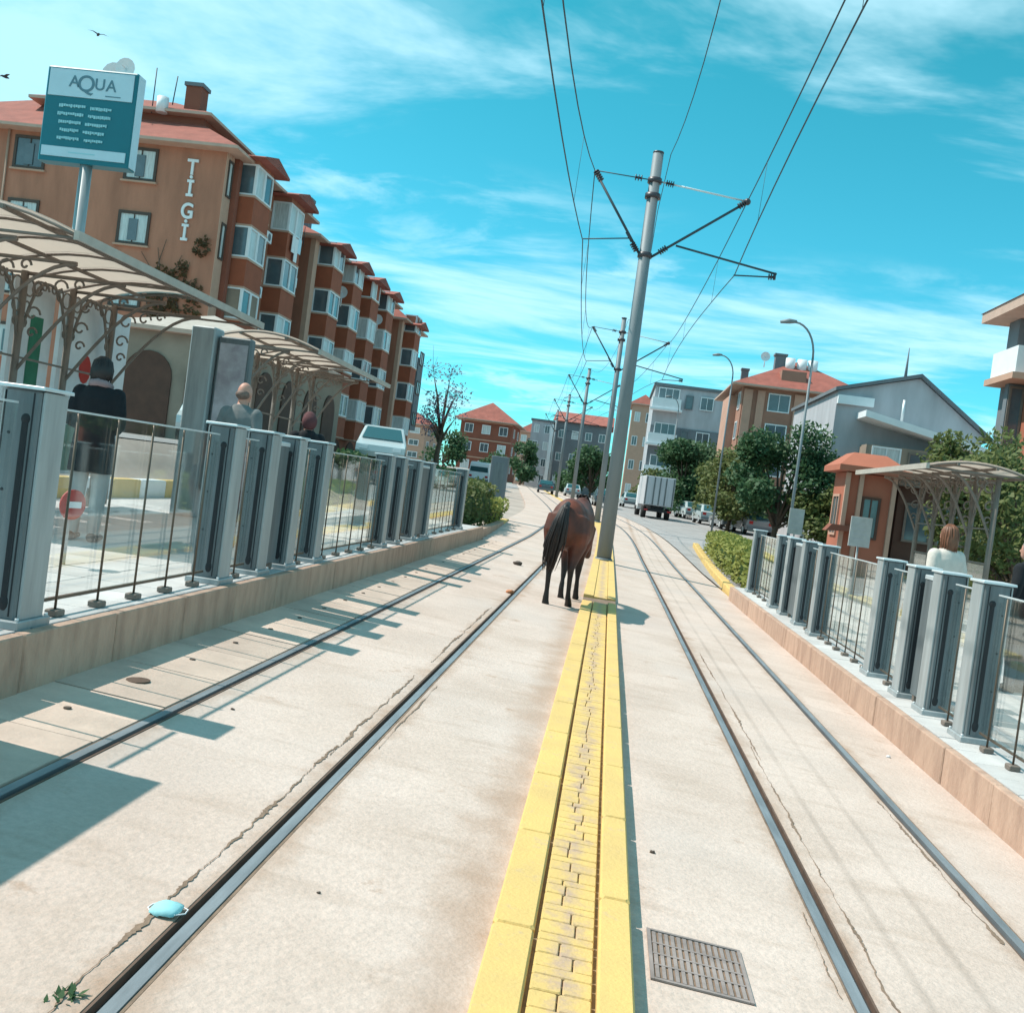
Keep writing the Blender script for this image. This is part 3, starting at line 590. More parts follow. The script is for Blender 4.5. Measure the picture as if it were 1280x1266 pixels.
#PART2
# ---------------------------------------------------------------- overhead line
PX = lambda Y: 0.035+curve(Y)
def mast(Y, label, full=True):
    x = PX(Y); z = longz(Y)
    t = thing('catenary_mast', label, 'mast', (x, Y, z), 'overhead line masts on the median')
    MB().tube([(x, Y, z-.1), (x, Y, z+10.1)], [.185, .13] if Y < 30 else [.15, .11], 20).build('pole', 'pole', t)
    MB().tube([(x, Y, z+.03), (x, Y, z+.10)], .215, 20).build('base_collar', 'pole', t)
    MB().tube([(x, Y, z+10.1), (x, Y, z+10.14)], .135, 16).build('cap', 'insul', t)
    for zz in (7.6, 9.43, 9.05): MB().tube([(x, Y, z+zz-.06), (x, Y, z+zz+.06)], .175 if zz != 9.05 else .19, 16).build('clamp', 'insul', t)
    def arm(name, a, b, r, m='wire'): return MB().tube([(x+a[0], Y, z+a[1]), (x+b[0], Y, z+b[1])], r, 8).build(name, m, t)
    def ins(p, d, n=5, L=.30):
        d = Vector((d[0], 0, d[1])).normalized(); c = Vector((x+p[0], Y, z+p[1])); mb = MB().tube([c-d*L/2, c+d*L/2], .03, 8)
        for k in range(n): q = c+d*(L*(k/(n-1)-.5)*.8); mb.tube([q-d*.012, q+d*.012], .075, 12)
        return mb.build('insulator', 'insul', t)
    # arm over the track by the kiosk
    arm('stay_rod', (.12, 9.43), (2.28, 9.17), .022, 'cap'); arm('strut', (.12, 7.55), (2.28, 9.15), .032); arm('registration_arm', (.72, 7.92), (3.22, 7.5), .026); arm('steady_arm', (3.18, 7.42), (2.2, 7.36), .018)
    arm('drop_bracket', (3.18, 7.53), (3.18, 7.36), .03); ins((2.18, 9.09), (1, .8), 4, .22); ins((.42, 7.78), (1, .83), 4, .22); ins((.38, 9.40), (1, -.12), 4, .2); ins((3.1, 7.42), (1, .06), 3, .14)
    MB().ball((x+2.29, Y, z+9.16), .085, 10, 6).build('wire_clamp', 'insul', t)
    # arm over the track by the apartments
    arm('stay_rod', (-.12, 9.45), (-1.46, 9.54), .014); arm('strut', (-.12, 7.6), (-1.46, 9.5), .032); arm('registration_arm', (-.42, 7.98), (-1.56, 7.84), .016); arm('drop_bracket', (-.36, 7.9), (-.52, 8.12), .03)
    ins((-1.38, 9.42), (-.6, .8), 5, .3); ins((-.28, 7.78), (-.6, .8), 4, .22); ins((-.4, 9.47), (-1, .06), 3, .18)
    return t
mast(25.4, 'tall grey tapered steel mast standing next to the horse, two wire arms near its top')
for Y, l in ((50.5, 'thinner grey mast right behind the tall mast, arm reaching over the apartment-side track'), (75, 'third grey line mast standing further along the bend'), (100, 'far grey line mast where the tracks bend, before the grey houses'), (125, 'small distant line mast at the end of the bend')): mast(Y, l)
SP = [-1.0, 25.4, 50.5, 75, 100, 125]
def wires(dx, zm, zc, sag, csag, who):
    tm = thing('messenger_wire', 'upper sagging wire with droppers over the %s track' % who, 'wire', (dx[0]+PX(25.4), 25.4, zm))
    pm, pc = [], []
    for a, b in zip(SP, SP[1:]):
        for i in range(12):
            u = i/12; Y = lerp(a, b, u); q = 4*u*(1-u); z = longz(Y)
            cx = lerp(PX(a), PX(b), u)
            pm.append((cx+lerp(dx[0], dx[2], q), Y, z+zm-sag*q)); pc.append((cx+lerp(dx[1], dx[2], q), Y, z+zc-csag*q))
    MB().tube(pm, .0125, 6).build('strand', 'wire', tm)
    for i in range(2, len(pm), 4):
        if i % 12: MB().tube([pm[i], pc[i]], .0045, 5).build('dropper', 'wire', tm)
    MB().tube(pc, .0125, 6).build('contact_wire', 'wire', loc=pc[12], label='lower contact wire over the %s track' % who, cat='wire')
wires((-1.49, -1.56, -1.6), 9.54, 7.8, 1.25, .55, 'apartment-side')
wires((2.29, 2.22, 2.08), 9.17, 7.36, .85, -.2, 'kiosk-side')
fp = [(.33+.3*4*(u/14)*(1-u/14)+lerp(0, 0, u), lerp(-1, 25.2, u/14), 10.05-1.1*4*(u/14)*(1-u/14)) for u in range(15)]
fp += [(PX(Y)+.2, Y, longz(Y)+10.05-1.0*4*v*(1-v)) for a, b in zip(SP[1:], SP[2:]) for v in [k/8 for k in range(1, 9)] for Y in [lerp(a, b, v)]]
MB().tube(fp, .009, 6).build('feeder_wire', 'wire', loc=fp[14], label='single thin feeder wire running to the top of the tall mast', cat='wire')
# ---------------------------------------------------------------- horse
def horse(loc, rot):
    t = thing('horse', 'brown horse with black legs and tail seen from behind, walking beside the yellow median', 'horse', loc, rot=rot, world=False)
    b = MB()
    rings = [(-.83, 1.20, .07, .12), (-.76, 1.18, .19, .25), (-.64, 1.15, .27, .34), (-.45, 1.135, .30, .375), (-.2, 1.10, .30, .36), (.05, 1.08, .305, .355), (.3, 1.10, .29, .37), (.52, 1.16, .25, .36), (.70, 1.15, .19, .28), (.82, 1.14, .10, .16)]
    b.tube([(0, y, z) for y, z, a, c in rings], [(a*.9, c) for y, z, a, c in rings], 20)
    b.tube([(0, .45, 1.28), (0, .72, 1.33), (0, .98, 1.28), (.02, 1.2, 1.12), (.03, 1.3, .98)], [(.17, .25), (.125, .21), (.095, .165), (.085, .13), (.08, .11)], 14)
    b.tube([(.03, 1.24, 1.08), (.03, 1.36, .93), (.04, 1.46, .76), (.04, 1.52, .64), (.04, 1.54, .58)], [(.09, .11), (.095, .125), (.07, .09), (.06, .07), (.045, .05)], 12)
    for s in (-1, 1):
        b.tube([(.03+s*.06, 1.22, 1.16), (.03+s*.075, 1.25, 1.27)], [.03, .008], 8)
        off = .16 if s > 0 else -.10
        b.tube([(s*.13, -.50, 1.22), (s*.165, -.55, 1.02), (s*.165, -.52, .84), (s*.15, -.60, .68), (s*.14, -.71+off*.3, .53), (s*.14, -.70+off*.5, .42), (s*.138, -.68+off*.6, .22), (s*.138, -.67+off*.7, .13), (s*.138, -.63+off, .055), (s*.138, -.61+off, .0)],
               [(.17, .26), (.165, .25), (.135, .20), (.085, .115), (.052, .07), (.04, .05), (.034, .04), (.042, .05), (.048, .058), (.062, .072)], 12)
        o2 = .13*s; fx = .125 if s < 0 else .06
        b.tube([(s*.13, .52, 1.1), (s*.14, .50, .86), (s*(fx+.02), .52+o2*.4, .66), (s*fx, .54+o2*.6, .46), (s*fx, .53+o2*.8, .3), (s*fx, .53+o2, .14), (s*fx, .56+o2, .055), (s*fx, .58+o2, 0)],
               [(.13, .18), (.095, .13), (.065, .075), (.055, .06), (.034, .038), (.042, .046), (.046, .05), (.06, .066)], 12)
    m = mat('bay horse coat', (0.165, 0.043, 0.023), 0.55, col2=(0.06, 0.02, 0.014), scale=3.5, spec=0.4, bump=0.12, bscale=60)
    n = m.node_tree; bs = n.nodes['Principled BSDF']; base = bs.inputs['Base Color'].links[0].from_socket
    tcn = n.nodes.new('ShaderNodeTexCoord'); sp = n.nodes.new('ShaderNodeSeparateXYZ'); n.links.new(tcn.outputs['Object'], sp.inputs[0])
    mr = n.nodes.new('ShaderNodeMapRange'); mr.inputs[1].default_value = .78; mr.inputs[2].default_value = .50; n.links.new(sp.outputs[2], mr.inputs[0])
    mi = n.nodes.new('ShaderNodeMix'); mi.data_type = 'RGBA'; mi.inputs[7].default_value = (.012, .010, .010, 1); n.links.new(mr.outputs[0], mi.inputs[0]); n.links.new(base, mi.inputs[6]); n.links.new(mi.outputs[2], bs.inputs['Base Color'])
    o = b.build('body', m, t); remesh(o, .018, 6)
    rg = random.Random(3); tl = MB()
    for i in range(150):
        a = rg.uniform(0, 6.28); r = rg.uniform(0, 1.25)**.5; L = rg.uniform(.68, 1.06); bx, by = .075*r*math.cos(a), .05*r*math.sin(a)
        pts = [(bx*.3, -.80+by*.3, 1.42), (bx*.6-.01, -.90+by*.6, 1.36), (bx*1.2-.04, -.93+by, 1.15), (bx*1.7-.085, -.90+by*1.3, .9), (bx*1.5-.12, -.87+by*1.2, 1.42-.75*L), (bx*.9-.14+rg.uniform(-.02, .02), -.85+by, 1.42-.92*L)]
        tl.tube(pts, [.010, .013, .014, .012, .009, .002], 5)
    tl.tube([(0, -.74, 1.42), (-.005, -.88, 1.37), (-.03, -.92, 1.2), (-.06, -.91, 1.0)], [.035, .045, .05, .03], 8)
    tl.build('tail', 'hair', t)
    mn = MB()
    for i in range(90):
        u = rg.random(); y = lerp(.55, 1.22, u); z = lerp(1.56, 1.22, u**1.3); s = rg.choice((-1, 1))
        mn.tube([(0, y, z), (s*.05, y+.01, z+.01), (s*.11, y+.02, z-.10), (s*.13, y+.02+rg.uniform(-.03, .03), z-.22)], [.012, .012, .010, .003], 5)
    mn.build('mane', 'hair', t)
    ey = MB()
    for s in (-1, 1): MB().ball((.033+s*.088, 1.35, .98), .018, 8, 6).build('eye', 'black', t)
    return t
horse((-.47, 14.72, gz(-.47, 14.6)-.005), R(-7))
# ---------------------------------------------------------------- people
def person(label, loc, rot, h, top, legs, hair, style='short', coatlen=.80, scarf=None, bag=None, arm='down', hood=None):
    t = thing('person', label, 'person', loc, rot=rot, world=False); k = h/1.75
    V = lambda x, y, z: (x*k, y*k, z*k)
    b = MB()
    b.tube([V(0, 0, .92), V(0, .0, 1.05), V(0, .01, 1.22), V(0, 0, 1.38), V(0, -.01, 1.46), V(0, -.005, 1.52)], [(.165*k, .115*k), (.15*k, .105*k), (.17*k, .115*k), (.18*k, .11*k), (.12*k, .08*k), (.055*k, .055*k)], 16)
    b.tube([V(0, -.005, 1.46), V(0, .01, 1.56)], .055*k, 12)
    b.ball(V(0, .02, 1.645), (.075*k, .092*k, .112*k), 16, 12); b.ball(V(0, .06, 1.585), (.052*k, .055*k, .055*k), 10, 8)
    b.tube([V(0, .105, 1.655), V(0, .128, 1.62), V(0, .105, 1.61)], [.009*k, .016*k, .012*k], 8)
    for s in (-1, 1): b.ball(V(s*.077, .01, 1.64), (.012*k, .022*k, .032*k), 8, 6)
    ARM = {}
    for s in (-1, 1):
        b.tube([V(s*.09, 0, .95), V(s*.10, .01, .72), V(s*.10, .015, .50), V(s*.10, -.01, .30), V(s*.10, -.01, .09)], [.092*k, .08*k, .058*k, .055*k, .036*k], 12)
        b.tube([V(s*.10, -.05, .035), V(s*.105, .06, .035), V(s*.11, .17, .025)], [(.038*k, .035*k), (.045*k, .032*k), (.035*k, .02*k)], 10)
        if arm == 'down': A = [V(s*.17, 0, 1.42), V(s*.225, -.02, 1.25), V(s*.245, -.01, 1.12), V(s*.25, .05, .98), V(s*.25, .09, .87)]
        else: A = [V(s*.17, 0, 1.42), V(s*.215, -.03, 1.25), V(s*.225, -.02, 1.13), V(s*.16, .14, 1.09), V(s*.07, .22, 1.12)]
        ARM[s] = A; b.tube(A, [.055*k, .047*k, .04*k, .034*k, .026*k], 10)
        e0 = Vector(A[-1]); d = (e0-Vector(A[-2])).normalized(); side = Vector((0, 1, 0)) if arm == 'down' else Vector((0, 0, 1)); side = (side-d*side.dot(d)).normalized(); nrm = d.cross(side)
        b.tube([e0-d*.01*k, e0+d*.04*k, e0+d*.085*k], [(.022*k, .022*k), (.02*k, .036*k), (.016*k, .036*k)], 8)
        for f in range(4):
            o_ = side*((f-1.5)*.019*k); L = (.062, .075, .07, .055)[f]*k; c = nrm*(.012*k)
            b.tube([e0+d*.08*k+o_, e0+d*(.08*k+L*.5)+o_, e0+d*(.08*k+L*.85)+o_+c, e0+d*(.08*k+L)+o_+c*2], [.0095*k, .009*k, .0085*k, .006*k], 7)
        b.tube([e0+d*.03*k+side*.03*k, e0+d*.06*k+side*.055*k, e0+d*.095*k+side*.06*k], [.012*k, .010*k, .007*k], 7)
    o = b.build('body', 'skin', t); remesh(o, .0085, 3)
    j = MB(); hem = 1.0-coatlen*.55
    j.tube([V(0, 0, hem), V(0, 0, .95), V(0, .005, 1.06), V(0, .01, 1.22), V(0, 0, 1.38), V(0, -.012, 1.455), V(0, -.005, 1.515)], [(.215*k, .16*k), (.20*k, .15*k), (.185*k, .135*k), (.20*k, .14*k), (.212*k, .132*k), (.15*k, .098*k), (.078*k, .074*k)], 18)
    for s in (-1, 1):
        A = ARM[s]; j.tube(A, [.078*k, .066*k, .058*k, .052*k, .044*k], 12); j.ball(A[0], (.08*k, .075*k, .075*k), 10, 8)
    o = j.build('jacket', top, t); remesh(o, .014, 3)
    g = MB()
    for s in (-1, 1): g.tube([V(s*.088, 0, .98), V(s*.10, .01, .72), V(s*.10, .015, .50), V(s*.10, -.01, .30), V(s*.10, -.01, .06)], [.11*k, .098*k, .078*k, .072*k, .06*k], 12)
    g.tube([V(0, 0, .86), V(0, 0, 1.04)], [(.185*k, .135*k), (.165*k, .12*k)], 14)
    o = g.build('trousers', legs, t); remesh(o, .014, 3)
    for s in (-1, 1):
        f = MB(); f.tube([V(s*.10, -.075, .04), V(s*.105, .05, .042), V(s*.11, .17, .03), V(s*.11, .195, .02)], [(.046*k, .045*k), (.05*k, .045*k), (.045*k, .032*k), (.03*k, .018*k)], 10); f.build('shoe', 'black', t)
    if hair:
        q = MB(); q.ball(V(0, .005, 1.665), (.088*k, .102*k, .108*k), 16, 10)
        if style == 'long': q.ball(V(0, -.04, 1.58), (.092*k, .075*k, .14*k), 14, 10); q.ball(V(0, -.05, 1.50), (.085*k, .05*k, .10*k), 12, 8)
        if style == 'bob': q.ball(V(0, -.02, 1.63), (.105*k, .10*k, .115*k), 14, 10)
        q.v = [(x, y, z) if not (y > .065*k and z < 1.69*k) else (x, .065*k, z) for x, y, z in q.v]
        if hair == 'greyhair': q = MB(); q.ball(V(0, -.012, 1.625), (.079*k, .085*k, .06*k), 14, 10)
        if hair in ('hair', 'auburn'):
            rs_ = random.Random(int(h*100)); low_ = {'short': 1.58, 'bob': 1.52, 'long': 1.42}[style]
            for i_ in range(170):
                a_ = rs_.uniform(math.pi*.95, math.pi*2.05); r_ = rs_.uniform(.93, 1.12); tp = rs_.uniform(1.66, 1.775); lo_ = low_+rs_.uniform(0, .07)
                cx_, sx_ = math.cos(a_), math.sin(a_)
                pts_ = [V(.03*cx_, .005+.03*sx_, 1.782), V(.075*cx_*r_, .005+.085*sx_*r_, 1.735), V(.092*cx_*r_, .005+.104*sx_*r_, 1.655), V(.088*cx_*r_+rs_.uniform(-.01, .01), .0+.095*sx_*r_, lerp(1.655, lo_, .6)), V(.075*cx_*r_+rs_.uniform(-.02, .02), -.005+.085*sx_*r_, lo_)]
                q.tube(pts_, [.004*k, .007*k, .007*k, .006*k, .002*k], 5)
        o = q.build('hair', hair, t); o.data.materials[0] = M[hair]
        if hair not in ('hair', 'auburn'): remesh(o, .012, 2)
    if scarf:
        MB().tube([V(.085, .02, 1.50), V(.06, -.07, 1.52), V(0, -.10, 1.53), V(-.06, -.07, 1.52), V(-.085, .02, 1.50), V(-.06, .085, 1.47), V(0, .105, 1.45), V(.06, .085, 1.47), V(.085, .02, 1.50)], .036*k, 10).build('scarf', scarf, t)
    return t
person('person in a black coat and dusty pink scarf, dark hair, behind the longest glass railing', (-5.02, 9.5, ZL), R(12), 1.76, 'coat', 'palecl', 'hair', 'bob', .62, 'scarf', arm='fold')
person('balding person in a grey jacket behind the barrier posts', (-4.12, 10.9, ZL), R(-10), 1.80, 'greycl', 'denim', 'greyhair', coatlen=.7, scarf=None, arm='fold')
person('short person with maroon headscarf standing by the shelter columns', (-3.86, 12.55, ZL), R(35), 1.64, 'coat', 'denim', 'maroon', 'bob', .9)
person('woman with auburn hair in an off-white top behind the kiosk-side barrier', (3.74, 11.7, ZR), R(25), 1.70, 'whitecl', 'denim', 'auburn', 'long', .6, arm='fold')
person('person in dark clothes with dusty hat at the kiosk-side shelter', (4.62, 11.7, ZR), R(40), 1.66, 'coat', 'denim', 'scarf', 'short', .8)
# ---------------------------------------------------------------- shelters
def shelter(xf, xb, y0, y1, zf, ze, zc, label, nbay, name='tram_shelter', ornate=True, backglass=True):
    t = thing(name, label, 'shelter', ((xf+xb)/2, (y0+y1)/2, zf)); N = 10
    def arc(u): return lerp(xf, xb, u), ze+(zc-ze)*(1-(2*u-1)**2)
    prof = [arc(i/N) for i in range(N+1)]
    nr = max(3, int(round((y1-y0)/.8)))
    for r in range(nr+1):
        y = lerp(y0, y1, r/nr); MB().tube([(x, y, z) for x, z in prof], .018, 6).build('roof_rib', 'shed', t)
        if r % 3 == 0: MB().tube([(xf, y, ze-.02), (xb, y, ze-.02)], .016, 6).build('tie_bar', 'shed', t)
    for i in (0, 3, 7, 10):
        x, z = prof[i]; MB().box(x-.018, x+.018, y0-.06, y1+.06, z-.045, z-.005).build('purlin', 'shed', t)
    for r in range(nr):                                        # roof sheets
        a, b = lerp(y0, y1, r/nr)+.012, lerp(y0, y1, (r+1)/nr)-.012; mb = MB(); vs = []
        for x, z in prof: vs += [(x, a, z+.028), (x, b, z+.028), (x, a, z+.036), (x, b, z+.036)]
        fs = []
        for i in range(N): q, p = 4*i, 4*i+4; fs += [(q, q+1, p+1, p), (q+2, p+2, p+3, q+3), (q, p, p+2, q+2), (q+1, q+3, p+3, p+1)]
        fs += [(0, 2, 3, 1), (4*N, 4*N+1, 4*N+3, 4*N+2)]
        mb.add(vs, fs, False).build('roof_sheet', 'sheet', t)
    s = 1 if xf > xb else -1
    MB().box(min(xf, xf+s*.05), max(xf, xf+s*.05), y0-.08, y1+.08, ze-.045, ze+.04).build('front_gutter', 'shedl', t)
    xp = lerp(xf, xb, .80); xq = lerp(xf, xb, .30)
    for r in range(nbay+1):
        y = lerp(y0+.25, y1-.25, r/nbay)
        c = MB().tube([(xp, y, zf), (xp, y, ze)], .045, 10).build('column', 'shed', t)
        MB().tube([(xp, y, zf), (xp, y, zf+.25)], [.09, .07], 10).build('column_base', 'shed', c)
        if ornate:
            br = MB()                                          # curved bracket with scrolls
            pts = [(lerp(xp, xq, u), y, zf+1.62+(ze-zf-1.66)*math.sin(u*math.pi/2)) for u in [i/10 for i in range(11)]]
            br.tube(pts, .022, 6); br.tube([(xp, y, ze-.03), (xq, y, ze-.03)], .022, 6)
            for cx, cz, rr in ((.16, .22, .13), (.36, .15, .10), (.54, .10, .07), (.12, .50, .10), (.13, .72, .07)):
                px = xp+(xq-xp)*cx*1.0; cc = [(px+rr*math.cos(a*.5)*(1-.06*a), y, ze-cz+rr*math.sin(a*.5)*(1-.06*a)) for a in range(0, 13)]
                br.tube(cc, .014, 5)
            br.build('bracket', 'shed', t)
            # along-the-shelter brackets
            if r < nbay:
                y2 = lerp(y0+.25, y1-.25, (r+1)/nbay); b2 = MB(); H = .85; n = 14
                b2.tube([(xp, lerp(y, y2, i/n), ze-.06-H*(abs(2*i/n-1)**2.6)) for i in range(n+1)], .02, 6)
                for sgn, yo in ((1, y), (-1, y2)):
                    for q, (cy, cz, rr) in enumerate(((.13, .18, .10), (.30, .14, .075), (.11, .42, .075), (.44, .10, .05), (.09, .60, .05))):
                        b2.tube([(xp, yo+sgn*(cy+rr*math.cos(a*.55)), ze-cz+rr*math.sin(a*.55)) for a in range(13)], .012, 5)
                b2.build('arch_bracket', 'shed', t)
                MB().box(xp-.012, xp+.012, y+.05, y2-.05, zf+1.25, zf+1.28).build('rail_bar', 'shed', t); MB().box(xp-.012, xp+.012, y+.05, y2-.05, zf+1.80, zf+1.825).build('rail_bar', 'shed', t)
                if backglass: MB().box(xp-.005, xp+.005, y+.06, y2-.06, zf+.25, zf+1.24).build('pane', 'glass', t)
    return t
shelter(-5.2, -7.7, 9.1, 14.0, ZL, 3.36, 3.62, 'long tram shelter with milky curved roof and scrolled brown columns below the teal sign', 4)
shelter(-5.2, -7.2, 17.0, 22.3, ZL, 3.40, 3.62, 'second tram shelter with curved beige roof in front of the dark arcade', 4)
shelter(4.75, 6.2, 16.3, 20.7, ZR, 2.74, 2.86, 'tram shelter with curved brown roof behind the auburn-haired woman', 4)
# shelter fittings
def wallposter(x, y0, y1, z0, z1, label, marks):
    t = thing('poster_panel', label, 'panel', (x, (y0+y1)/2, z0))
    MB().box(x-.03, x+.03, y0, y1, z0, z1).build('board', 'poster', t)
    for nm, m, a, b, c, d in marks: 
        mb = MB()
        if nm == 'emblem': mb.add([(x+.034, lerp(a, b, .5)+(b-a)/2*math.cos(i*.5236), lerp(c, d, .5)+(d-c)/2*math.sin(i*.5236)) for i in range(12)], [tuple(range(12))])
        else: mb.add([(x+.034, a, c), (x+.034, b, c), (x+.034, b+.0*(d-c), d), (x+.034, a, d)], [(0, 1, 2, 3)])
        mb.build(nm, m, t)
    for yv in (y0+.05, y1-.05): MB().box(x-.02, x+.02, yv-.02, yv+.02, ZL, z0).build('leg', 'shed', t)
    return t
wallposter(-7.4, 12.75, 14.6, .95, 3.3, 'white poster panel with red emblem and green plants at its foot, behind the black-coated person', [('emblem', 'red', 13.30, 13.62, 2.2, 2.6), ('plant_print', 'green', 12.9, 14.5, 1.0, 1.62)])
wallposter(-7.4, 9.45, 10.35, 1.05, 3.3, 'plain white poster panel between the scrolled columns', [])
wallposter(-7.4, 10.55, 11.45, 1.05, 3.3, 'white poster panel with faded pink edge between the scrolled columns', [('pink_print', 'scarf', 11.2, 11.4, 1.6, 2.6), ('pink_base', 'teal', 10.6, 11.1, 1.1, 1.7)])
wallposter(-7.4, 11.65, 12.55, 1.05, 3.3, 'white poster panel with slanting green stripe', [('stripe', 'green', 12.05, 12.33, 1.85, 2.9)])
kt = thing('advert_column', 'grey square advert column with a narrow lit-box, between the two shelters', 'column', (-6.1, 14.6, ZL))
MB().bbox(-6.34, -5.98, 14.4, 14.76, ZL, 3.3, .02).build('post', 'gatel', kt); MB().bbox(-5.96, -5.46, 14.5, 14.68, ZL+.4, 3.2, .02).build('light_box', 'gate', kt)
bx = mat('advert print', (0.30, 0.27, 0.30), 0.4, col2=(0.52, 0.50, 0.54), scale=3.5); MB().box(-5.92, -5.5, 14.492, 14.4995, ZL+.5, 3.1).build('print', bx, kt)
# little round red sign on its post, behind the glass
rs = thing('round_sign', 'small round red and white traffic sign seen through the longest glass railing', 'sign', (-4.2, 7.7, ZL))
MB().tube([(-4.2, 7.7, ZL), (-4.2, 7.7, 1.05)], .02, 8).build('post', 'gatel', rs)
def disc(x, y, z, r, n=20): return MB().tube([(x-.006, y, z), (x+.006, y, z)], r, n, smooth=False)
MB().tube([(-4.178, 7.692, 1.0), (-4.165, 7.687, 1.0)], .12, 24, smooth=False).build('disc', 'red', rs); MB().obox((-4.166, 7.680, .975), (.004, -.0016, 0), (.03, .075, 0), (0, 0, .05)).obox((-4.166, 7.680, .975), (.004, -.0016, 0), (-.02, -.05, 0), (0, 0, .05)).build('white_bar', 'white', rs)
# yellow and white kerb blocks along the street behind the platform
for j in range(20):
    y0 = 4+j*1.02; m = 'yellow' if j % 2 == 0 else 'white'
    MB().bbox(-8.42, -8.15, y0, y0+1.0, .3, .83, .02).build('kerb_block', m, loc=(-8.3, y0+.5, .3), label='%s painted concrete kerb block in the row behind the apartment-side shelters' % ('yellow' if m == 'yellow' else 'white'), cat='kerb', group='painted kerb blocks behind the shelters')
# notice boards by the kiosk-side barrier
def board(x, y, z0, wd, h, ztop, label, tilt=0.0):
    t = thing('notice_board', label, 'board', (x, y, z0))
    MB().bbox(x-wd/2, x+wd/2, y-.02, y+.02, ztop-h, ztop, .004).build('panel', 'palecl', t)
    MB().tube([(x, y+.03, z0), (x, y+.03, ztop-h)], .02, 8).build('post', 'gatel', t)
    for i in range(4): MB().box(x-wd*.36, x+wd*(.2+.05*(i % 3)), y-.0245, y-.0205, ztop-h*(.22+.17*i)-.012, ztop-h*(.22+.17*i)).build('text_line', 'grey', t)
board(4.62, 19.4, ZR, .38, .55, 1.86, 'white notice board with grey lines on a short post, by the wide glass railing'); board(4.35, 24.5, -.3, .34, .6, 1.92, 'narrow white notice board next to the red kiosk')
# ---------------------------------------------------------------- buildings
def window(par, o, r, n, wd, h, fm, gm, bars=1, sill=None, fw=.09, proud=.07, name='window'):
    """o: lower corner on the wall, r: unit vector along the wall, n: outward normal"""
    o, r, n = Vector(o), Vector(r), Vector(n); u = Vector((0, 0, 1)); mb = MB()
    mb.obox(o, r*wd, n*proud, u*fw); mb.obox(o+u*(h-fw), r*wd, n*proud, u*fw)
    mb.obox(o+u*fw, r*fw, n*proud, u*(h-2*fw)); mb.obox(o+u*fw+r*(wd-fw), r*fw, n*proud, u*(h-2*fw))
    for b in range(bars): mb.obox(o+u*fw+r*(wd*(b+1)/(bars+1)-.025), r*.05, n*(proud*.8), u*(h-2*fw))
    f = mb.build(name, fm, par)
    p = MB().obox(o+u*fw+r*fw+n*.003, r*(wd-2*fw), n*.018, u*(h-2*fw)); p.build('pane', gm, f)
    if sill: MB().obox(o-u*.09-r*.08, r*(wd+.16), n*(proud+.08), u*.085).build('sill', sill, f)
    return f
def hiproof(par, x0, x1, y0, y1, z, h, ov, m='roof', name='roof', ridge_inset=None, th=.14, fascia='soffit'):
    a, b, c, d = x0-ov, x1+ov, y0-ov, y1+ov; W, D = b-a, d-c
    mb = MB(); i = ridge_inset if ridge_inset is not None else min(W, D)/2
    if W >= D: r0, r1 = (a+i, (c+d)/2), (b-i, (c+d)/2)
    else: r0, r1 = ((a+b)/2, c+i), ((a+b)/2, d-i)
    vs = [(a, c, z), (b, c, z), (b, d, z), (a, d, z), (r0[0], r0[1], z+h), (r1[0], r1[1], z+h)]
    fs = [(0, 1, 5, 4), (1, 2, 5), (2, 3, 4, 5), (3, 0, 4)] if W >= D else [(0, 1, 4), (1, 2, 5, 4), (2, 3, 5), (3, 0, 4, 5)]
    mb.add(vs, fs+[(3, 2, 1, 0)]); rf = mb.build(name, m, par)
    mb = MB().box(a-.02, b+.02, c-.02, d+.02, z-th, z-.003); mb.build('eave', fascia, rf)
    return rf
def gableroof(par, x0, x1, y0, y1, z, h, ov, axis, m='roof', name='roof', th=.12):
    if axis == 'y':
        xm = (x0+x1)/2; mb = MB().prism([(x0-ov, z), (xm, z+h), (x1+ov, z), (x1+ov, z-th), (xm, z+h-th), (x0-ov, z-th)], 'y', y0-ov, y1+ov)
    else:
        ym = (y0+y1)/2; mb = MB().prism([(y0-ov, z), (ym, z+h), (y1+ov, z), (y1+ov, z-th), (ym, z+h-th), (y0-ov, z-th)], 'x', x0-ov, x1+ov)
    return mb.build(name, m, par)
def chimney(par, x, y, z, h, w=.6, m='redwall'):
    c = MB().box(x-w/2, x+w/2, y-w/2, y+w/2, z, z+h).build('chimney', m, par)
    MB().box(x-w*.6, x+w*.6, y-w*.6, y+w*.6, z+h+.003, z+h+.18).build('chimney_cap', 'dkgrey', c); return c
def dish(par, x, y, z, r=.4):
    mb = MB(); n = 14; vs = [(x, y+.12, z)]
    for i in range(n): a = 2*math.pi*i/n; vs.append((x+r*math.cos(a), y, z+r*math.sin(a)))
    mb.add(vs, [(0, 1+i, 1+(i+1) % n) for i in range(n)]); mb.tube([(x, y+.1, z), (x, y+.15, z-.9)], .04, 6); mb.tube([(x, y+.1, z), (x, y-.35, z+.02)], .02, 5); return mb.build('satellite_dish', 'white', par)
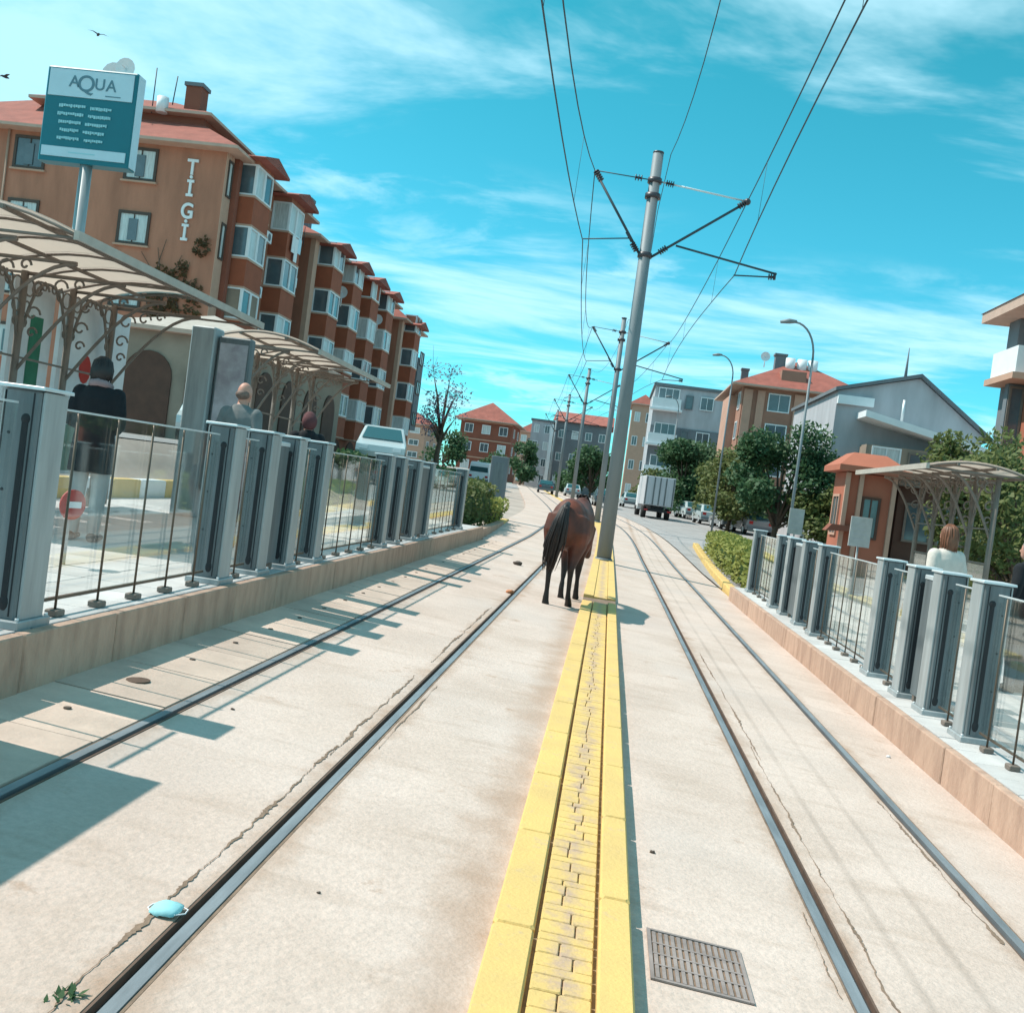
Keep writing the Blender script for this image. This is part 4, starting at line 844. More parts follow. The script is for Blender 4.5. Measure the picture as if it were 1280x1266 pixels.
def bay(par, xw, y0, y1, z0, nst, sh, proud, zroof, wmats, wf='white', rf=True, first=0):
    y1 = y0+(y1-y0)*.86
    """stack of glazed bays on a wall facing +X"""
    xo = xw+proud
    for k in range(nst):
        zb = z0+k*sh; gm = wmats[k % len(wmats)]
        p = MB().box(xw, xo, y0, y1, zb, zb+1.28).build('bay_panel', 'redpanel', par)
        MB().box(xw, xo+.05, y0-.05, y1+.05, zb+1.281, zb+1.38).build('bay_sill', 'cream', p); MB().box(xw, xo+.04, y0-.04, y1+.04, zb-.08, zb-.001).build('bay_band', 'cream', p)
        fz = zb+1.381; fh = sh-1.46
        MB().box(xw+.02, xo-.05, y0+.05, y1-.05, fz, fz+fh).build('bay_core', gm, p)
        window(par, (xo-.05, y0+.0, fz), (0, 1, 0), (1, 0, 0), (y1-y0)/2-.01, fh, wf, 'curtain' if (k+int(y0)) % 3 else 'pane', 0, fw=.09); window(par, (xo-.05, (y0+y1)/2+.01, fz), (0, 1, 0), (1, 0, 0), (y1-y0)/2-.01, fh, wf, gm, 0, fw=.10)
        window(par, (xw+.02, y0+.05, fz), (1, 0, 0), (0, -1, 0), proud-.05, fh, wf, gm, 0, fw=.08)
    if rf:
        zt = z0+nst*sh-.08
        MB().box(xw, xo, y0, y1, zt+.003, zroof).build('bay_head', 'orange2', par)
        r = MB().prism([(y0-.45, zroof), ((y0+y1)/2, zroof+.42), (y1+.75, zroof), (y1+.75, zroof-.12), (y0-.75, zroof-.12)], 'x', xw-3.0, xo+.55).build('bay_roof', 'roof', par)
# ---- block A: end wall with the lettering, bays along the street
ZB = 1.6
A = thing('apartment_block', 'terracotta apartment block with vertical white lettering and satellite dish, end wall facing the tracks', 'building', (-25, 52, ZB), 'terracotta apartment blocks along the street')
ax0, ax1, ay0, ay1, az = -36.0, -19.6, 46.0, 57.6, 15.2
MB().box(ax0, ax1, ay0, ay1, ZB-1, az).build('wall', 'orange', A)
hiproof(A, ax0, ax1, ay0, ay1, az, 3.6, .75)
top = MB().box(-30.2, -22.0, 48.4, 54.5, az+.8, az+2.15).build('roof_storey', 'redwall', A)
hiproof(A, -30.2, -22.0, 48.4, 54.5, az+2.2, 1.5, .55, name='upper_roof')
chimney(A, -22.75, 48.9, az+2.0, 1.6, .8)
dish(A, -26.6, 47.9, az+3.55, .62); dish(A, -26.0, 47.8, az+3.9, .5); MB().tube([(-24.6, 48.2, az+2.0), (-24.6, 48.2, az+4.2)], .03, 6).build('aerial', 'wire', A)
MB().tube([(-24.0, 48.0, az+2.0), (-24.0, 48.0, az+2.75)], .28, 10).build('water_tank', 'white', A); MB().tube([(-23.6, 48.2, az+2.5), (-23.5, 48.2, az+3.9)], .03, 6).build('aerial', 'wire', A)
S_ = (1, 0, 0); NS = (0, -1, 0)
for zc in (13.3, 10.33, 7.4, 4.5):
    for xw in (-24.45, -29.95, -34.4):
        window(A, (xw, ay0, zc), S_, NS, 1.58, 1.55, 'brownframe', 'curtain' if (zc, xw) != (13.3, -29.95) else 'pane', 1, 'cream', fw=.13)
        MB().box(xw+.55, xw+.55+.44, ay0-.075, ay0-.03, zc+.2, zc+1.2).build('open_sash', 'pane', A)
MB().tube([(-30.25, ay0-.08, ZB), (-30.25, ay0-.08, az-.15)], .06, 8).build('drainpipe', 'cream', A)
for ch, z in (('T', 14.15), ('İ', 13.15), ('G', 12.12), ('İ', 11.1)):
    text_mesh(ch, 1.0, .04, 'letter', 'white', A, Matrix.Translation((-21.15, ay0-.06, z)) @ Matrix.Rotation(R(90), 4, 'X') @ Matrix.Scale(.85, 4, (1, 0, 0)), .02)
MB().box(ax1, ax1+.02, 46.0, 46.9, ZB, az-.15).build('corner_strip', 'cream', A)
for zc in (13.1, 10.2): window(A, (ax1, 46.25, zc), (0, 1, 0), (1, 0, 0), .55, 1.7, 'brownframe', 'curtain', 0, fw=.1)
MB().box(ax1-.02, ax1+.25, 46.95, 47.35, ZB, az-.15).build('pier', 'redwall', A)
bay(A, ax1, 47.5, 50.1, 3.35, 4, 2.95, .95, 15.35, ['grey', 'stone', 'pane', 'pane']); bay(A, ax1, 52.6, 55.2, 3.0, 4, 2.95, 1.0, 15.1, ['pane', 'pane', 'pane', 'curtain'])
for zc in (4.6, 7.5, 10.4, 13.3): window(A, (ax1, 50.7, zc), (0, 1, 0), (1, 0, 0), 1.2, 1.3, 'brownframe', 'pane', 1, 'cream')
MB().box(ax1+.003, ax1+.5, 47.4, 57.5, 3.05, 3.25).build('shop_canopy', 'cream', A)
def aircon(par, x, y, z):
    c_ = MB().bbox(x+.05, x+.4, y, y+.8, z, z+.55, .02).build('air_conditioner', 'white', par); MB().tube([(x+.401, y+.4, z+.27), (x+.412, y+.4, z+.27)], .2, 16).build('fan_grille', 'dkgrey', c_)
aircon(A, ax1, 50.75, 9.4); aircon(A, ax1, 51.2, 12.3); aircon(A, ax1, 56.0, 11.0)
for j_, (yy_, zz_, hh_) in enumerate(((53.0, 12.75, .9), (53.5, 12.7, 1.25), (54.0, 12.8, .8))): MB().obox((ax1+1.13, yy_, zz_-hh_+.4), (.03, 0, 0), (.02, .42, 0), (0, .03, hh_)).build('laundry', 'white' if j_ != 2 else 'signw', A)
MB().tube([(ax1+.3, 57.3, 13.5), (ax1+.3, 57.3, 14.6)], .02, 6).build('aerial', 'wire', A)
# ---- blocks B and C
def block(x1, y0, y1, zt, bays, label, depth=13, roofh=3.4):
    t = thing('apartment_block', label, 'building', (x1-depth/2, (y0+y1)/2, ZB), 'terracotta apartment blocks along the street')
    MB().box(x1-depth, x1, y0, y1, ZB-1, zt).build('wall', 'orange2', t); hiproof(t, x1-depth, x1, y0, y1, zt, roofh, .8)
    MB().box(x1+.003, x1+.3, y0, y0+.75, ZB, zt-.16).build('corner_strip', 'cream', t)
    gl_ = [['curtain', 'pane', 'pane', 'pane'], ['pane', 'curtain', 'pane', 'curtain'], ['curtain', 'pane', 'curtain', 'redpanel'], ['pane', 'pane', 'curtain', 'pane']]
    for i, (a, b) in enumerate(bays): bay(t, x1, a, b, 3.2, 4, 2.9, 1.05, zt-.05, gl_[i % 4])
    yy = y0+1.0
    for zc in (10.3, 13.2):
        for i in range(3): window(t, (x1-depth+2+i*4.0, y0, zc-.8), S_, NS, 1.5, 1.5, 'brownframe', 'pane', 1, 'cream')
    return t
Bk = block(-19.55, 59.4, 81.5, 14.6, [(61.0, 63.6), (66.0, 68.6), (71.0, 73.6), (76.0, 78.6)], 'terracotta apartment block with four columns of red bays, middle of the street row')
chimney(Bk, -20.8, 61.5, 15.5, 1.6, .7, 'dkgrey')
aircon(Bk, -19.55, 64.6, 9.6); aircon(Bk, -19.55, 69.6, 12.4); aircon(Bk, -19.55, 74.6, 9.6); dish(Bk, -18.9, 64.8, 12.4, .4); dish(Bk, -18.9, 75.0, 12.4, .4)
Ck = block(-19.3, 84.0, 92.0, 14.0, [(86.0, 88.6)], 'terracotta apartment block with one column of bays, last of the street row')
MB().box(-19.29, -18.4, 89.6, 91.9, 5.2, 11.6).build('stair_tower', 'dkgrey', Ck)
for z in (5.6, 8.4, 11.0): window(Ck, (-18.4, 89.9, z), (0, 1, 0), (1, 0, 0), 1.7, 1.2, 'brownframe', 'pane', 1)
# arcade on the ground floor of B
def arch(par, x, y, wd, h, zb, m='dkbrown'):
    pts = [(y, zb), (y+wd, zb)]+[(y+wd/2+wd/2*math.cos(a), zb+h-wd/2+wd/2*math.sin(a)) for a in [math.pi*i/10 for i in range(11)]]
    MB().prism(pts, 'x', x+.004, x+.06).build('arch_opening', m, par)
for i in range(5): arch(Bk, -19.55, 60.4+i*4.1, 3.0, 1.5, ZB+.003)
for i in range(3): arch(A, -19.6, 47.7+i*3.2, 2.4, 1.4, ZB+.003)
# arcaded hall in front of B, low
Hh = thing('arcade_building', 'low beige building with dark arched openings behind the second tram shelter', 'building', (-14.3, 37, 1.5))
MB().box(-17.2, -12.4, 33.0, 44.5, 1.0, 5.2).build('wall', 'stone', Hh)
hiproof(Hh, -17.2, -12.4, 33, 44.5, 5.25, .9, .4, m='shedl')
for i in range(4): arch(Hh, -12.4, 33.8+i*2.7, 1.7, 2.7, 1.62)
arch2 = MB()
for i, (xx, wd) in enumerate(((-16.7, 1.7), (-14.5, 1.5))):
    pts = [(xx, 1.62), (xx+wd, 1.62)]+[(xx+wd/2+wd/2*math.cos(a), 3.6+wd/2*math.sin(a)) for a in [math.pi*j/10 for j in range(11)]]
    MB().prism(pts, 'y', 32.94, 32.996).build('arch_opening', 'dkbrown', Hh)
# ---- far houses
def house(name, label, x0, x1, y0, y1, zt, wall, roof=('hip', 3), group=None, rows=3, cols=3, wf='white', west=False, ov=.5, band=None):
    zb = gz((x0+x1)/2, y0)-.5; t = thing(name, label, 'building', ((x0+x1)/2, (y0+y1)/2, zb+.5), group)
    MB().box(x0, x1, y0, y1, zb, zt).build('wall', wall, t)
    if roof[0] == 'hip': hiproof(t, x0, x1, y0, y1, zt+.16, roof[1], ov)
    elif roof[0] == 'gable': gableroof(t, x0, x1, y0, y1, zt+.12, roof[1], ov, roof[2])
    else: MB().box(x0-.2, x1+.2, y0-.2, y1+.2, zt+.003, zt+.35).build('parapet', 'dkgrey', t)
    sh = (zt-zb-.5)/rows
    for r in range(rows):
        for c in range(cols):
            cw = (x1-x0)/cols; ww = min(1.5, cw*.5); window(t, (x0+cw*(c+.5)-ww/2, y0, zb+.5+sh*r+sh*.3), S_, NS, ww, min(1.4, sh*.5), wf, 'pane' if (r+c) % 3 else 'curtain', 1)
            if west is not None and c < 2:
                cy = (y1-y0)/2; ww = min(1.5, cy*.5); 
                if west: window(t, (x0, y0+cy*(c+.5)+ww/2, zb+.5+sh*r+sh*.3), (0, -1, 0), (-1, 0, 0), ww, min(1.4, sh*.5), wf, 'pane', 1)
                else: window(t, (x1, y0+cy*(c+.5)-ww/2, zb+.5+sh*r+sh*.3), (0, 1, 0), (1, 0, 0), ww, min(1.4, sh*.5), wf, 'pane', 1)
        if band: MB().box(x0-.04, x1+.04, y0-.06, y0-.003, zb+.5+sh*(r+1)-.18, zb+.5+sh*(r+1)-.02).build('band', band, t)
    return t
rh = house('red_house', 'dark red house with orange-red hipped roof where the tracks bend', -23.3, -15.6, 150, 162, 10.2, 'redwall', ('hip', 3.0), rows=3, cols=3, ov=.9, band='cream')
house('white_house', 'small pale house behind the bare tree', -29.5, -24.3, 128, 138, 7.4, 'cream', ('hip', 1.8), cols=2)
house('far_house', 'distant pale house with flat roof beside the red house', -15.2, -12.4, 175, 185, 9.4, 'stone', ('flat', 0), rows=4, cols=1)
house('far_house', 'distant narrow pink house between the red house and the grey houses', -20.0, -15.4, 205, 215, 12.2, 'pink', ('hip', 2.0), rows=4, cols=2)
house('grey_house', 'tall narrow grey house with white corner pillar at the end of the tracks', -14.4, -10.9, 168, 180, 12.4, 'grey', ('flat', 0), rows=4, cols=2)
gh = house('grey_house', 'wide dark grey house with red roof behind the masts', -10.6, -1.6, 170, 182, 12.9, 'dkgrey', ('gable', 2.0, 'x'), rows=3, cols=4); MB().box(-11.2, -10.65, 166.5, 167.0, 1.5, 12.0).build('pillar', 'white', gh)
house('far_house', 'pale house with red roof just behind the tall mast', 1.4, 4.7, 150, 160, 15.4, 'cream', ('hip', 1.6), rows=4, cols=2)
# white-balcony building
gb = house('balcony_building', 'light grey apartment building with white balconies and dark lower floors', 3.4, 11.2, 118, 134, 14.9, 'grey', ('flat', 0), rows=4, cols=0)
MB().box(3.38, 11.22, 117.9, 117.99, 1.0, 10.4).build('lower_facing', 'dkgrey', gb)
for z in (4.6, 8.3, 12.3):
    bb = MB().box(3.2, 6.4, 116.4, 117.88, z, z+1.15).build('balcony', 'white', gb); MB().box(3.0, 6.6, 116.2, 117.88, z-.22, z-.003).build('balcony_slab', 'white', bb)
    window(gb, (3.8, 117.9, z+1.16), S_, NS, 2.4, 1.3, 'white', 'pane', 2); window(gb, (8.6, 117.9, z+.4), S_, NS, 1.5, 1.5, 'white', 'pane', 1)
    window(gb, (6.9, 117.9, z+.3), S_, NS, .9, 1.6, 'dkgrey', 'pane', 0)
# pink apartments
pb = house('pink_apartments', 'pale pink and brick apartment house with red hipped roof and roof tanks, behind the trees', 9.6, 19.4, 86, 99, 12.1, 'pinkd', ('hip', 3.1), rows=4, cols=0, west=None, ov=1.0)
for z in (2.2, 5.0, 7.8, 10.3):
    window(pb, (11.7, 86, z), S_, NS, 1.8, 1.5, 'white', 'pane', 1); window(pb, (15.0, 86, z), S_, NS, 1.5, 1.5, 'white', 'pane', 1)
    for yv in (87, 95.5): window(pb, (9.6, yv+1.4, z), (0, -1, 0), (-1, 0, 0), 1.4, 1.5, 'white', 'pane', 1)
for a, b, m in ((9.7, 10.4, 'pink'), (10.8, 11.4, 'pink'), (13.8, 14.6, 'pink'), (17.3, 18.2, 'cream')): MB().box(a, b, 85.8, 85.99, 1.5, 11.9).build('pilaster', m, pb)
MB().box(8.9, 9.59, 89.5, 94.5, 3.5, 11.6).build('bay_tower', 'pink', pb)
MB().box(12.6, 14.6, 86.5, 90, 12.4, 13.9).build('roof_box', 'pinkd', pb)
for x in (13.6, 14.6, 15.5): MB().tube([(x, 89.5, 14.2), (x, 89.5, 15.35)], .42, 12).build('roof_tank', 'white', pb)
chimney(pb, 12.8, 90, 13.8, 1.7, .9, 'dkgrey'); chimney(pb, 10.2, 92, 13.2, 1.0, .6, 'dkgrey'); dish(pb, 11.4, 89, 15.2, .4)
house('ochre_house', 'narrow ochre and cream house with red roof against the grey gable', 19.7, 23.8, 88, 100, 12.6, 'brick', ('hip', 1.6), rows=4, cols=2)
# grey gable house
gg = thing('gable_house', 'plain grey gable-ended house with white-edged roof behind the trees', 'building', (16, 66, .5))
MB().prism([(12.0, 0), (20.2, 0), (20.2, 7.75), (16.4, 10.55), (12.0, 9.35)], 'y', 60, 74).build('wall', 'grey', gg)
MB().prism([(11.8, 9.32), (16.4, 10.6), (20.7, 7.45), (20.7, 7.65), (16.4, 10.8), (11.8, 9.52)], 'y', 59.7, 74.3).build('roof', 'dkgrey', gg)
MB().prism([(13.2, 8.2), (20.0, 6.85), (20.0, 6.45), (13.2, 7.85)], 'y', 57.8, 59.99).build('lean_to_roof', 'white', gg)
MB().box(13.6, 19.6, 58.4, 59.98, .2, 6.4).build('lean_to', 'stone', gg)
window(gg, (13.9, 58.4, 5.0), S_, NS, 1.6, 1.35, 'white', 'curtain', 1, 'white')
for i in range(3): window(gg, (15.9+i*1.15, 58.4, 4.9), S_, NS, 1.0, 1.3, 'shed', 'pane', 0)
MB().box(12.0, 14.0, 59.7, 59.99, 8.6, 9.1).build('white_band', 'white', gg)
MB().tube([(15.7, 60.5, 10.0), (15.7, 60.5, 12.3)], [.12, .02], 8).build('finial', 'dkgrey', gg); MB().tube([(15.6, 60, 8.0), (15.6, 59.6, 8.0), (15.6, 59.6, 9.2)], .08, 8).build('flue', 'cap', gg)
for z in (3, 6): window(gg, (12.0, 64, z), (0, -1, 0), (-1, 0, 0), 1.3, 1.4, 'white', 'pane', 1)
# red kiosk
kz = -.2; kk = thing('red_kiosk', 'small orange-red kiosk with flared red roof and cream corner posts', 'building', (9.4, 41, kz))
MB().box(8.75, 10.6, 40, 42.0, kz, 3.75).build('wall', 'brick', kk)
mb = MB(); r0 = [(8.35, 39.5), (11.0, 39.5), (11.0, 42.4), (8.35, 42.4)]; r1 = [(8.95, 40.3), (10.3, 40.3), (10.3, 41.8), (8.95, 41.8)]
mb.add([(x, y, 3.78) for x, y in r0]+[(x, y, 4.0) for x, y in r0]+[(lerp(x, 9.5, .1), lerp(y, 41.2, .1), 4.55) for x, y in r1], [(3, 2, 1, 0), (8, 9, 10, 11)]+[(i, (i+1) % 4, 4+(i+1) % 4, 4+i) for i in range(4)]+[(4+i, 4+(i+1) % 4, 8+(i+1) % 4, 8+i) for i in range(4)]); mb.build('roof', 'brick', kk)
for x in (8.72, 9.22, 10.45): MB().box(x, x+.16, 39.85, 39.99, kz, 3.74).build('corner_post', 'cream', kk)
window(kk, (9.42, 40, 1.3), S_, NS, .7, 1.6, 'dkbrown', 'pane', 1); window(kk, (8.75, 41.6, 1.3), (0, -1, 0), (-1, 0, 0), 1.1, 1.6, 'cream', 'pane', 1)
MB().prism([(8.3, 1.72), (9.4, 1.72), (9.4, 1.55), (8.1, 1.45)], 'y', 39.3, 39.98).build('awning', 'redwall', kk)
# brown stall beside it
st = thing('brown_stall', 'dark brown stall with flat roof between the red kiosk and the tram shelter', 'building', (12.6, 41.5, kz)); MB().box(10.9, 15.0, 40.6, 43.5, kz, 3.5).build('wall', 'dkbrown', st); MB().box(10.65, 15.3, 40.1, 43.8, 3.503, 3.75).build('roof', 'shed', st)
for i in range(3): window(st, (11.2+i*1.25, 40.6, 1.4), S_, NS, 1.05, 1.5, 'shed', 'pane', 1)
# red corner building
rb = thing('corner_building', 'tall orange-red building with white balcony and wide flat eaves beside the shelter', 'building', (20, 47, -.3))
MB().box(14.75, 26, 39.5, 43.5, -1, 10.75).build('wall', 'brick', rb); MB().box(14.35, 14.749, 42.3, 43.4, -.5, 10.74).build('side_pier', 'dkgrey', rb)
MB().prism([(13.45, 11.15), (26.6, 11.15), (26.6, 11.5), (15.6, 11.5)], 'y', 38.6, 44.3).build('roof', 'roof', rb); MB().box(13.5, 26.5, 38.7, 44.2, 10.753, 11.147).build('eave', 'soffit', rb)
bc = MB().box(13.85, 14.74, 40.7, 43.3, 8.35, 9.4).build('balcony', 'white', rb); MB().box(13.7, 14.745, 40.5, 43.5, 8.1, 8.347).build('balcony_slab', 'cream', bc)
window(rb, (14.15, 41.9, 5.2), (1, 0, 0), NS, .58, 2.8, 'shed', 'pane', 0); MB().box(14.12, 14.749, 41.92, 42.29, 0, 8.09).build('glazed_bay', 'dkgrey', rb)
for z in (1.2, 4.4, 7.6):
    for x in (16.2, 19.4, 22.6): window(rb, (x, 39.5, z), S_, NS, 1.6, 1.7, 'white', 'pane', 1, 'cream')
MB().box(15.05, 15.35, 39.4, 39.497, 0, 10.7).build('light_strip', 'cream', rb)
for o_ in rb.children: o_.location.x += .7
# ---------------------------------------------------------------- tall sign
sg = thing('sign_board', 'teal and white advertising sign on a grey pole above the first tram shelter', 'sign', (-8.07, 14, gz(-8.07, 14)))
MB().tube([(-8.07, 14.1, gz(-8, 14)-.1), (-8.07, 14.1, 5.4)], .085, 12).build('pole', 'gatel', sg); MB().tube([(-8.07, 14.1, 3.7), (-8.07, 14.1, 3.76)], .11, 12).build('collar', 'pole', sg)
MB().bbox(-8.76, -7.40, 14.0, 14.22, 5.33, 6.68, .02).build('case', 'teal', sg)
MB().box(-7.398, -7.385, 14.02, 14.2, 5.35, 6.66).build('side_trim', 'signw', sg)
MB().box(-8.71, -7.45, 13.985, 13.999, 6.26, 6.64).build('head_panel', 'signw', sg); MB().box(-8.71, -7.45, 13.985, 13.999, 5.40, 5.54).build('foot_panel', 'signw', sg)
TM = lambda x, z, sc=1: Matrix.Translation((x, 13.982, z)) @ Matrix.Rotation(R(90), 4, 'X') @ Matrix.Scale(sc, 4, (1, 0, 0))
for ch_, xx_, zz_, sz_ in (('A', -8.33, 6.47, .23), ('Q', -8.15, 6.445, .33), ('U', -7.945, 6.455, .23), ('A', -7.775, 6.45, .23)): text_mesh(ch_, sz_, .003, 'lettering', 'signg', sg, TM(xx_, zz_), .002)
rg = random.Random(5)
for i, (a, c, b) in enumerate(((-8.52, -8.10, -7.72), (-8.53, -8.12, -7.73), (-8.50, -8.15, -7.78), (-8.47, -8.17, -7.80), (-8.50, -8.14, -7.80))):
    z = 6.15-i*.115; mb = MB()
    for u0, u1, dz in ((a, c-.02, 0), (c+.05, b, -.01)):
        xx = u0
        while xx < u1-.012:
            ww = rg.uniform(.014, .032); hh = rg.choice((.034, .042, .048)); mb.box(xx, min(xx+ww, u1), 13.985, 13.999, z+dz-hh, z+dz-rg.choice((0, .004))); xx += ww+.007
    tag(mb.build('text_line', 'signt', sg), kind='stuff')
MB().box(-7.85, -7.62, 13.9825, 13.9845, 6.30, 6.315).build('text_line', 'signg', sg); MB().box(-8.3, -7.9, 13.9825, 13.9845, 5.46, 5.475).build('text_line', 'signt', sg)
# ---------------------------------------------------------------- street lamps
def lamp(x, y, z0, zt, arm, label):
    t = thing('street_lamp', label, 'lamp', (x, y, z0), 'street lamps along the road')
    MB().tube([(x, y, z0), (x, y, zt)], [.06, .04], 10).build('pole', 'pole', t)
    pts = [(x-arm*(1-math.cos(a)), y, zt+1.15*math.sin(a)) for a in [i*math.pi/2/8 for i in range(9)]]
    MB().tube(pts, .035, 8).build('arm', 'pole', t); MB().tube([(x-arm+.05, y, zt+1.17), (x-arm-.2, y, zt+1.16), (x-arm-.5, y, zt+1.1)], [.05, .09, .05], 8).build('lamp_head', 'pole', t)
lamp(6.2, 36, gz(6.2, 36), 7.25, .75, 'curved-arm grey street lamp standing in front of the dark trees by the pink apartments')
lamp(6.0, 60, gz(6, 60), 9.4, .8, 'street lamp with arm showing against the pink apartments, further along the road')
lamp(4.9, 92, gz(5, 92), 10.0, .8, 'distant thin street lamp by the white truck')
# ---------------------------------------------------------------- trees and hedges
def leafcloud(mb, blobs, n, size, rg, flat=.0):
    for _ in range(n):
        c, r = rg.choice(blobs); d = Vector((rg.gauss(0, 1), rg.gauss(0, 1), rg.gauss(0, 1)));
        if d.length < 1e-3: continue
        d.normalize(); q = Vector(c)+Vector((d.x*r[0], d.y*r[1], d.z*r[2]))*(rg.random()**.4)*rg.uniform(.8, 1.12)
        a = Vector((rg.gauss(0, 1), rg.gauss(0, 1), rg.gauss(0, 1))).normalized(); b = a.orthogonal().normalized(); s = size*rg.uniform(.6, 1.4)
        mb.add([q-a*s*.5, q+b*s*.32, q+a*s*.5, q-b*s*.32], [(0, 1, 2, 3)])
    return mb
def tree(x, y, z0, h, rad, label, lm, n, seed, size=.28, trunkh=.35, group='street trees', bare=False, squash=.8):
    rg = random.Random(seed); t = thing('tree', label, 'tree', (x, y, z0), group); tr = MB(); th = h*trunkh
    tr.tube([(x, y, z0-.1), (x+rg.uniform(-.1, .1), y, z0+th*.5), (x+rg.uniform(-.15, .15), y, z0+th), (x, y, z0+h*.75)], [.05*h*.45+.04, .02*h+.03, .016*h+.02, .02], 8)
    blobs = []
    for i in range(15 if not bare else 12):
        a = rg.uniform(0, 6.28); rr = rad*rg.uniform(.35, .75); zc = z0+th+(h-th)*rg.uniform(.08, .88); taper = 1-.45*max(0, (zc-z0-th)/(h-th)-.4)
        c = (x+rr*math.cos(a)*taper, y+rr*math.sin(a)*taper, zc); br = rad*rg.uniform(.34, .58)
        blobs.append((c, (br, br, br*squash))); zs = z0+th*rg.uniform(.7, 1.25)
        tr.tube([(x, y, zs), ((x+c[0])/2, (y+c[1])/2, lerp(zs, zc, .6)), c], [.012*h+.015, .008*h+.01, .008], 6)
        if bare:
            for k in range(7):
                e = Vector(c)+Vector((rg.gauss(0, .5), rg.gauss(0, .5), rg.gauss(.15, .5)))*rad*.5; tr.tube([c, tuple(e)], [.016, .006], 5)
    tr.build('trunk', 'bark', t)
    leafcloud(MB(), blobs, n, size, rg).build('crown', lm, t); return t
tree(8.9, 56, gz(9, 56), 6.4, 3.0, 'dense dark green tree in front of the grey gable house, by the lamp', 'leafd', 11000, 11, .26, .16)
tree(11.2, 55, gz(11, 55), 4.4, 2.1, 'olive green smaller tree touching the red kiosk', 'leafm', 5200, 12, .24, .14)
tree(7.6, 66, gz(7.6, 66), 5.4, 2.6, 'olive green tree next to the dark tree by the lamp', 'leafm', 7000, 13, .26, .14)
tree(8.6, 78, gz(8.6, 78), 5.6, 3.2, 'dull green tree below the pink apartments', 'leafm', 7000, 14, .30, .14)
tree(6.0, 88, gz(6, 88), 6.3, 3.3, 'bushy dark green tree behind the white truck', 'leafd', 9000, 15, .30, .14)
tree(8.4, 96, gz(8.4, 96), 6.4, 3.8, 'broad dark green tree below the white balconies', 'leafd', 9000, 16, .32, .14)
tree(4.2, 104, gz(4, 104), 4.0, 2.0, 'yellowish small tree between the truck and the tall mast', 'leafm', 1800, 17, .36, .2)
tree(-2.6, 128, gz(-2.6, 128), 6.2, 3.4, 'green tree against the wide dark grey house', 'leafd', 3400, 18, .45, .15); tree(-5.4, 135, gz(-5.4, 135), 4.4, 2.2, 'round green shrubby tree left of the masts by the wide grey house', 'leafd', 1800, 19, .42, .1)
tree(-12.8, 142, gz(-12.8, 142), 6.0, 2.6, 'dark green tree beside the red house', 'leafd', 2600, 20, .42, .15)
tree(-12.2, 70, gz(-12.2, 70), 7.6, 2.1, 'nearly bare tree with lilac-grey buds beyond the last apartment block', 'blossom', 900, 21, .17, .30, None, True, 1.0)
tree(7.6, 19.6, gz(7.6, 19.6), 3.7, 1.4, 'olive tree behind the kiosk-side tram shelter', 'leafm', 5200, 22, .13, .3)
tree(9.4, 21.5, gz(9.4, 21.5), 3.5, 1.5, 'fuller green tree beyond the end of the kiosk-side tram shelter', 'leafm', 5200, 23, .14, .3)
tree(12.2, 36, gz(12, 36), 5.6, 1.9, 'reddish olive tree in front of the orange-red corner building', 'leafm', 5200, 24, .22, .3)
tree(-13.3, 112, gz(-13.3, 112), 3.6, 2.0, 'low dark shrub tree near the white van', 'leafd', 1600, 25, .34, .1)
tree(-16.8, 100, gz(-16.8, 100), 3.4, 2.2, 'low dark street tree at the foot of the last apartment block', 'leafd', 1600, 26, .34, .1)
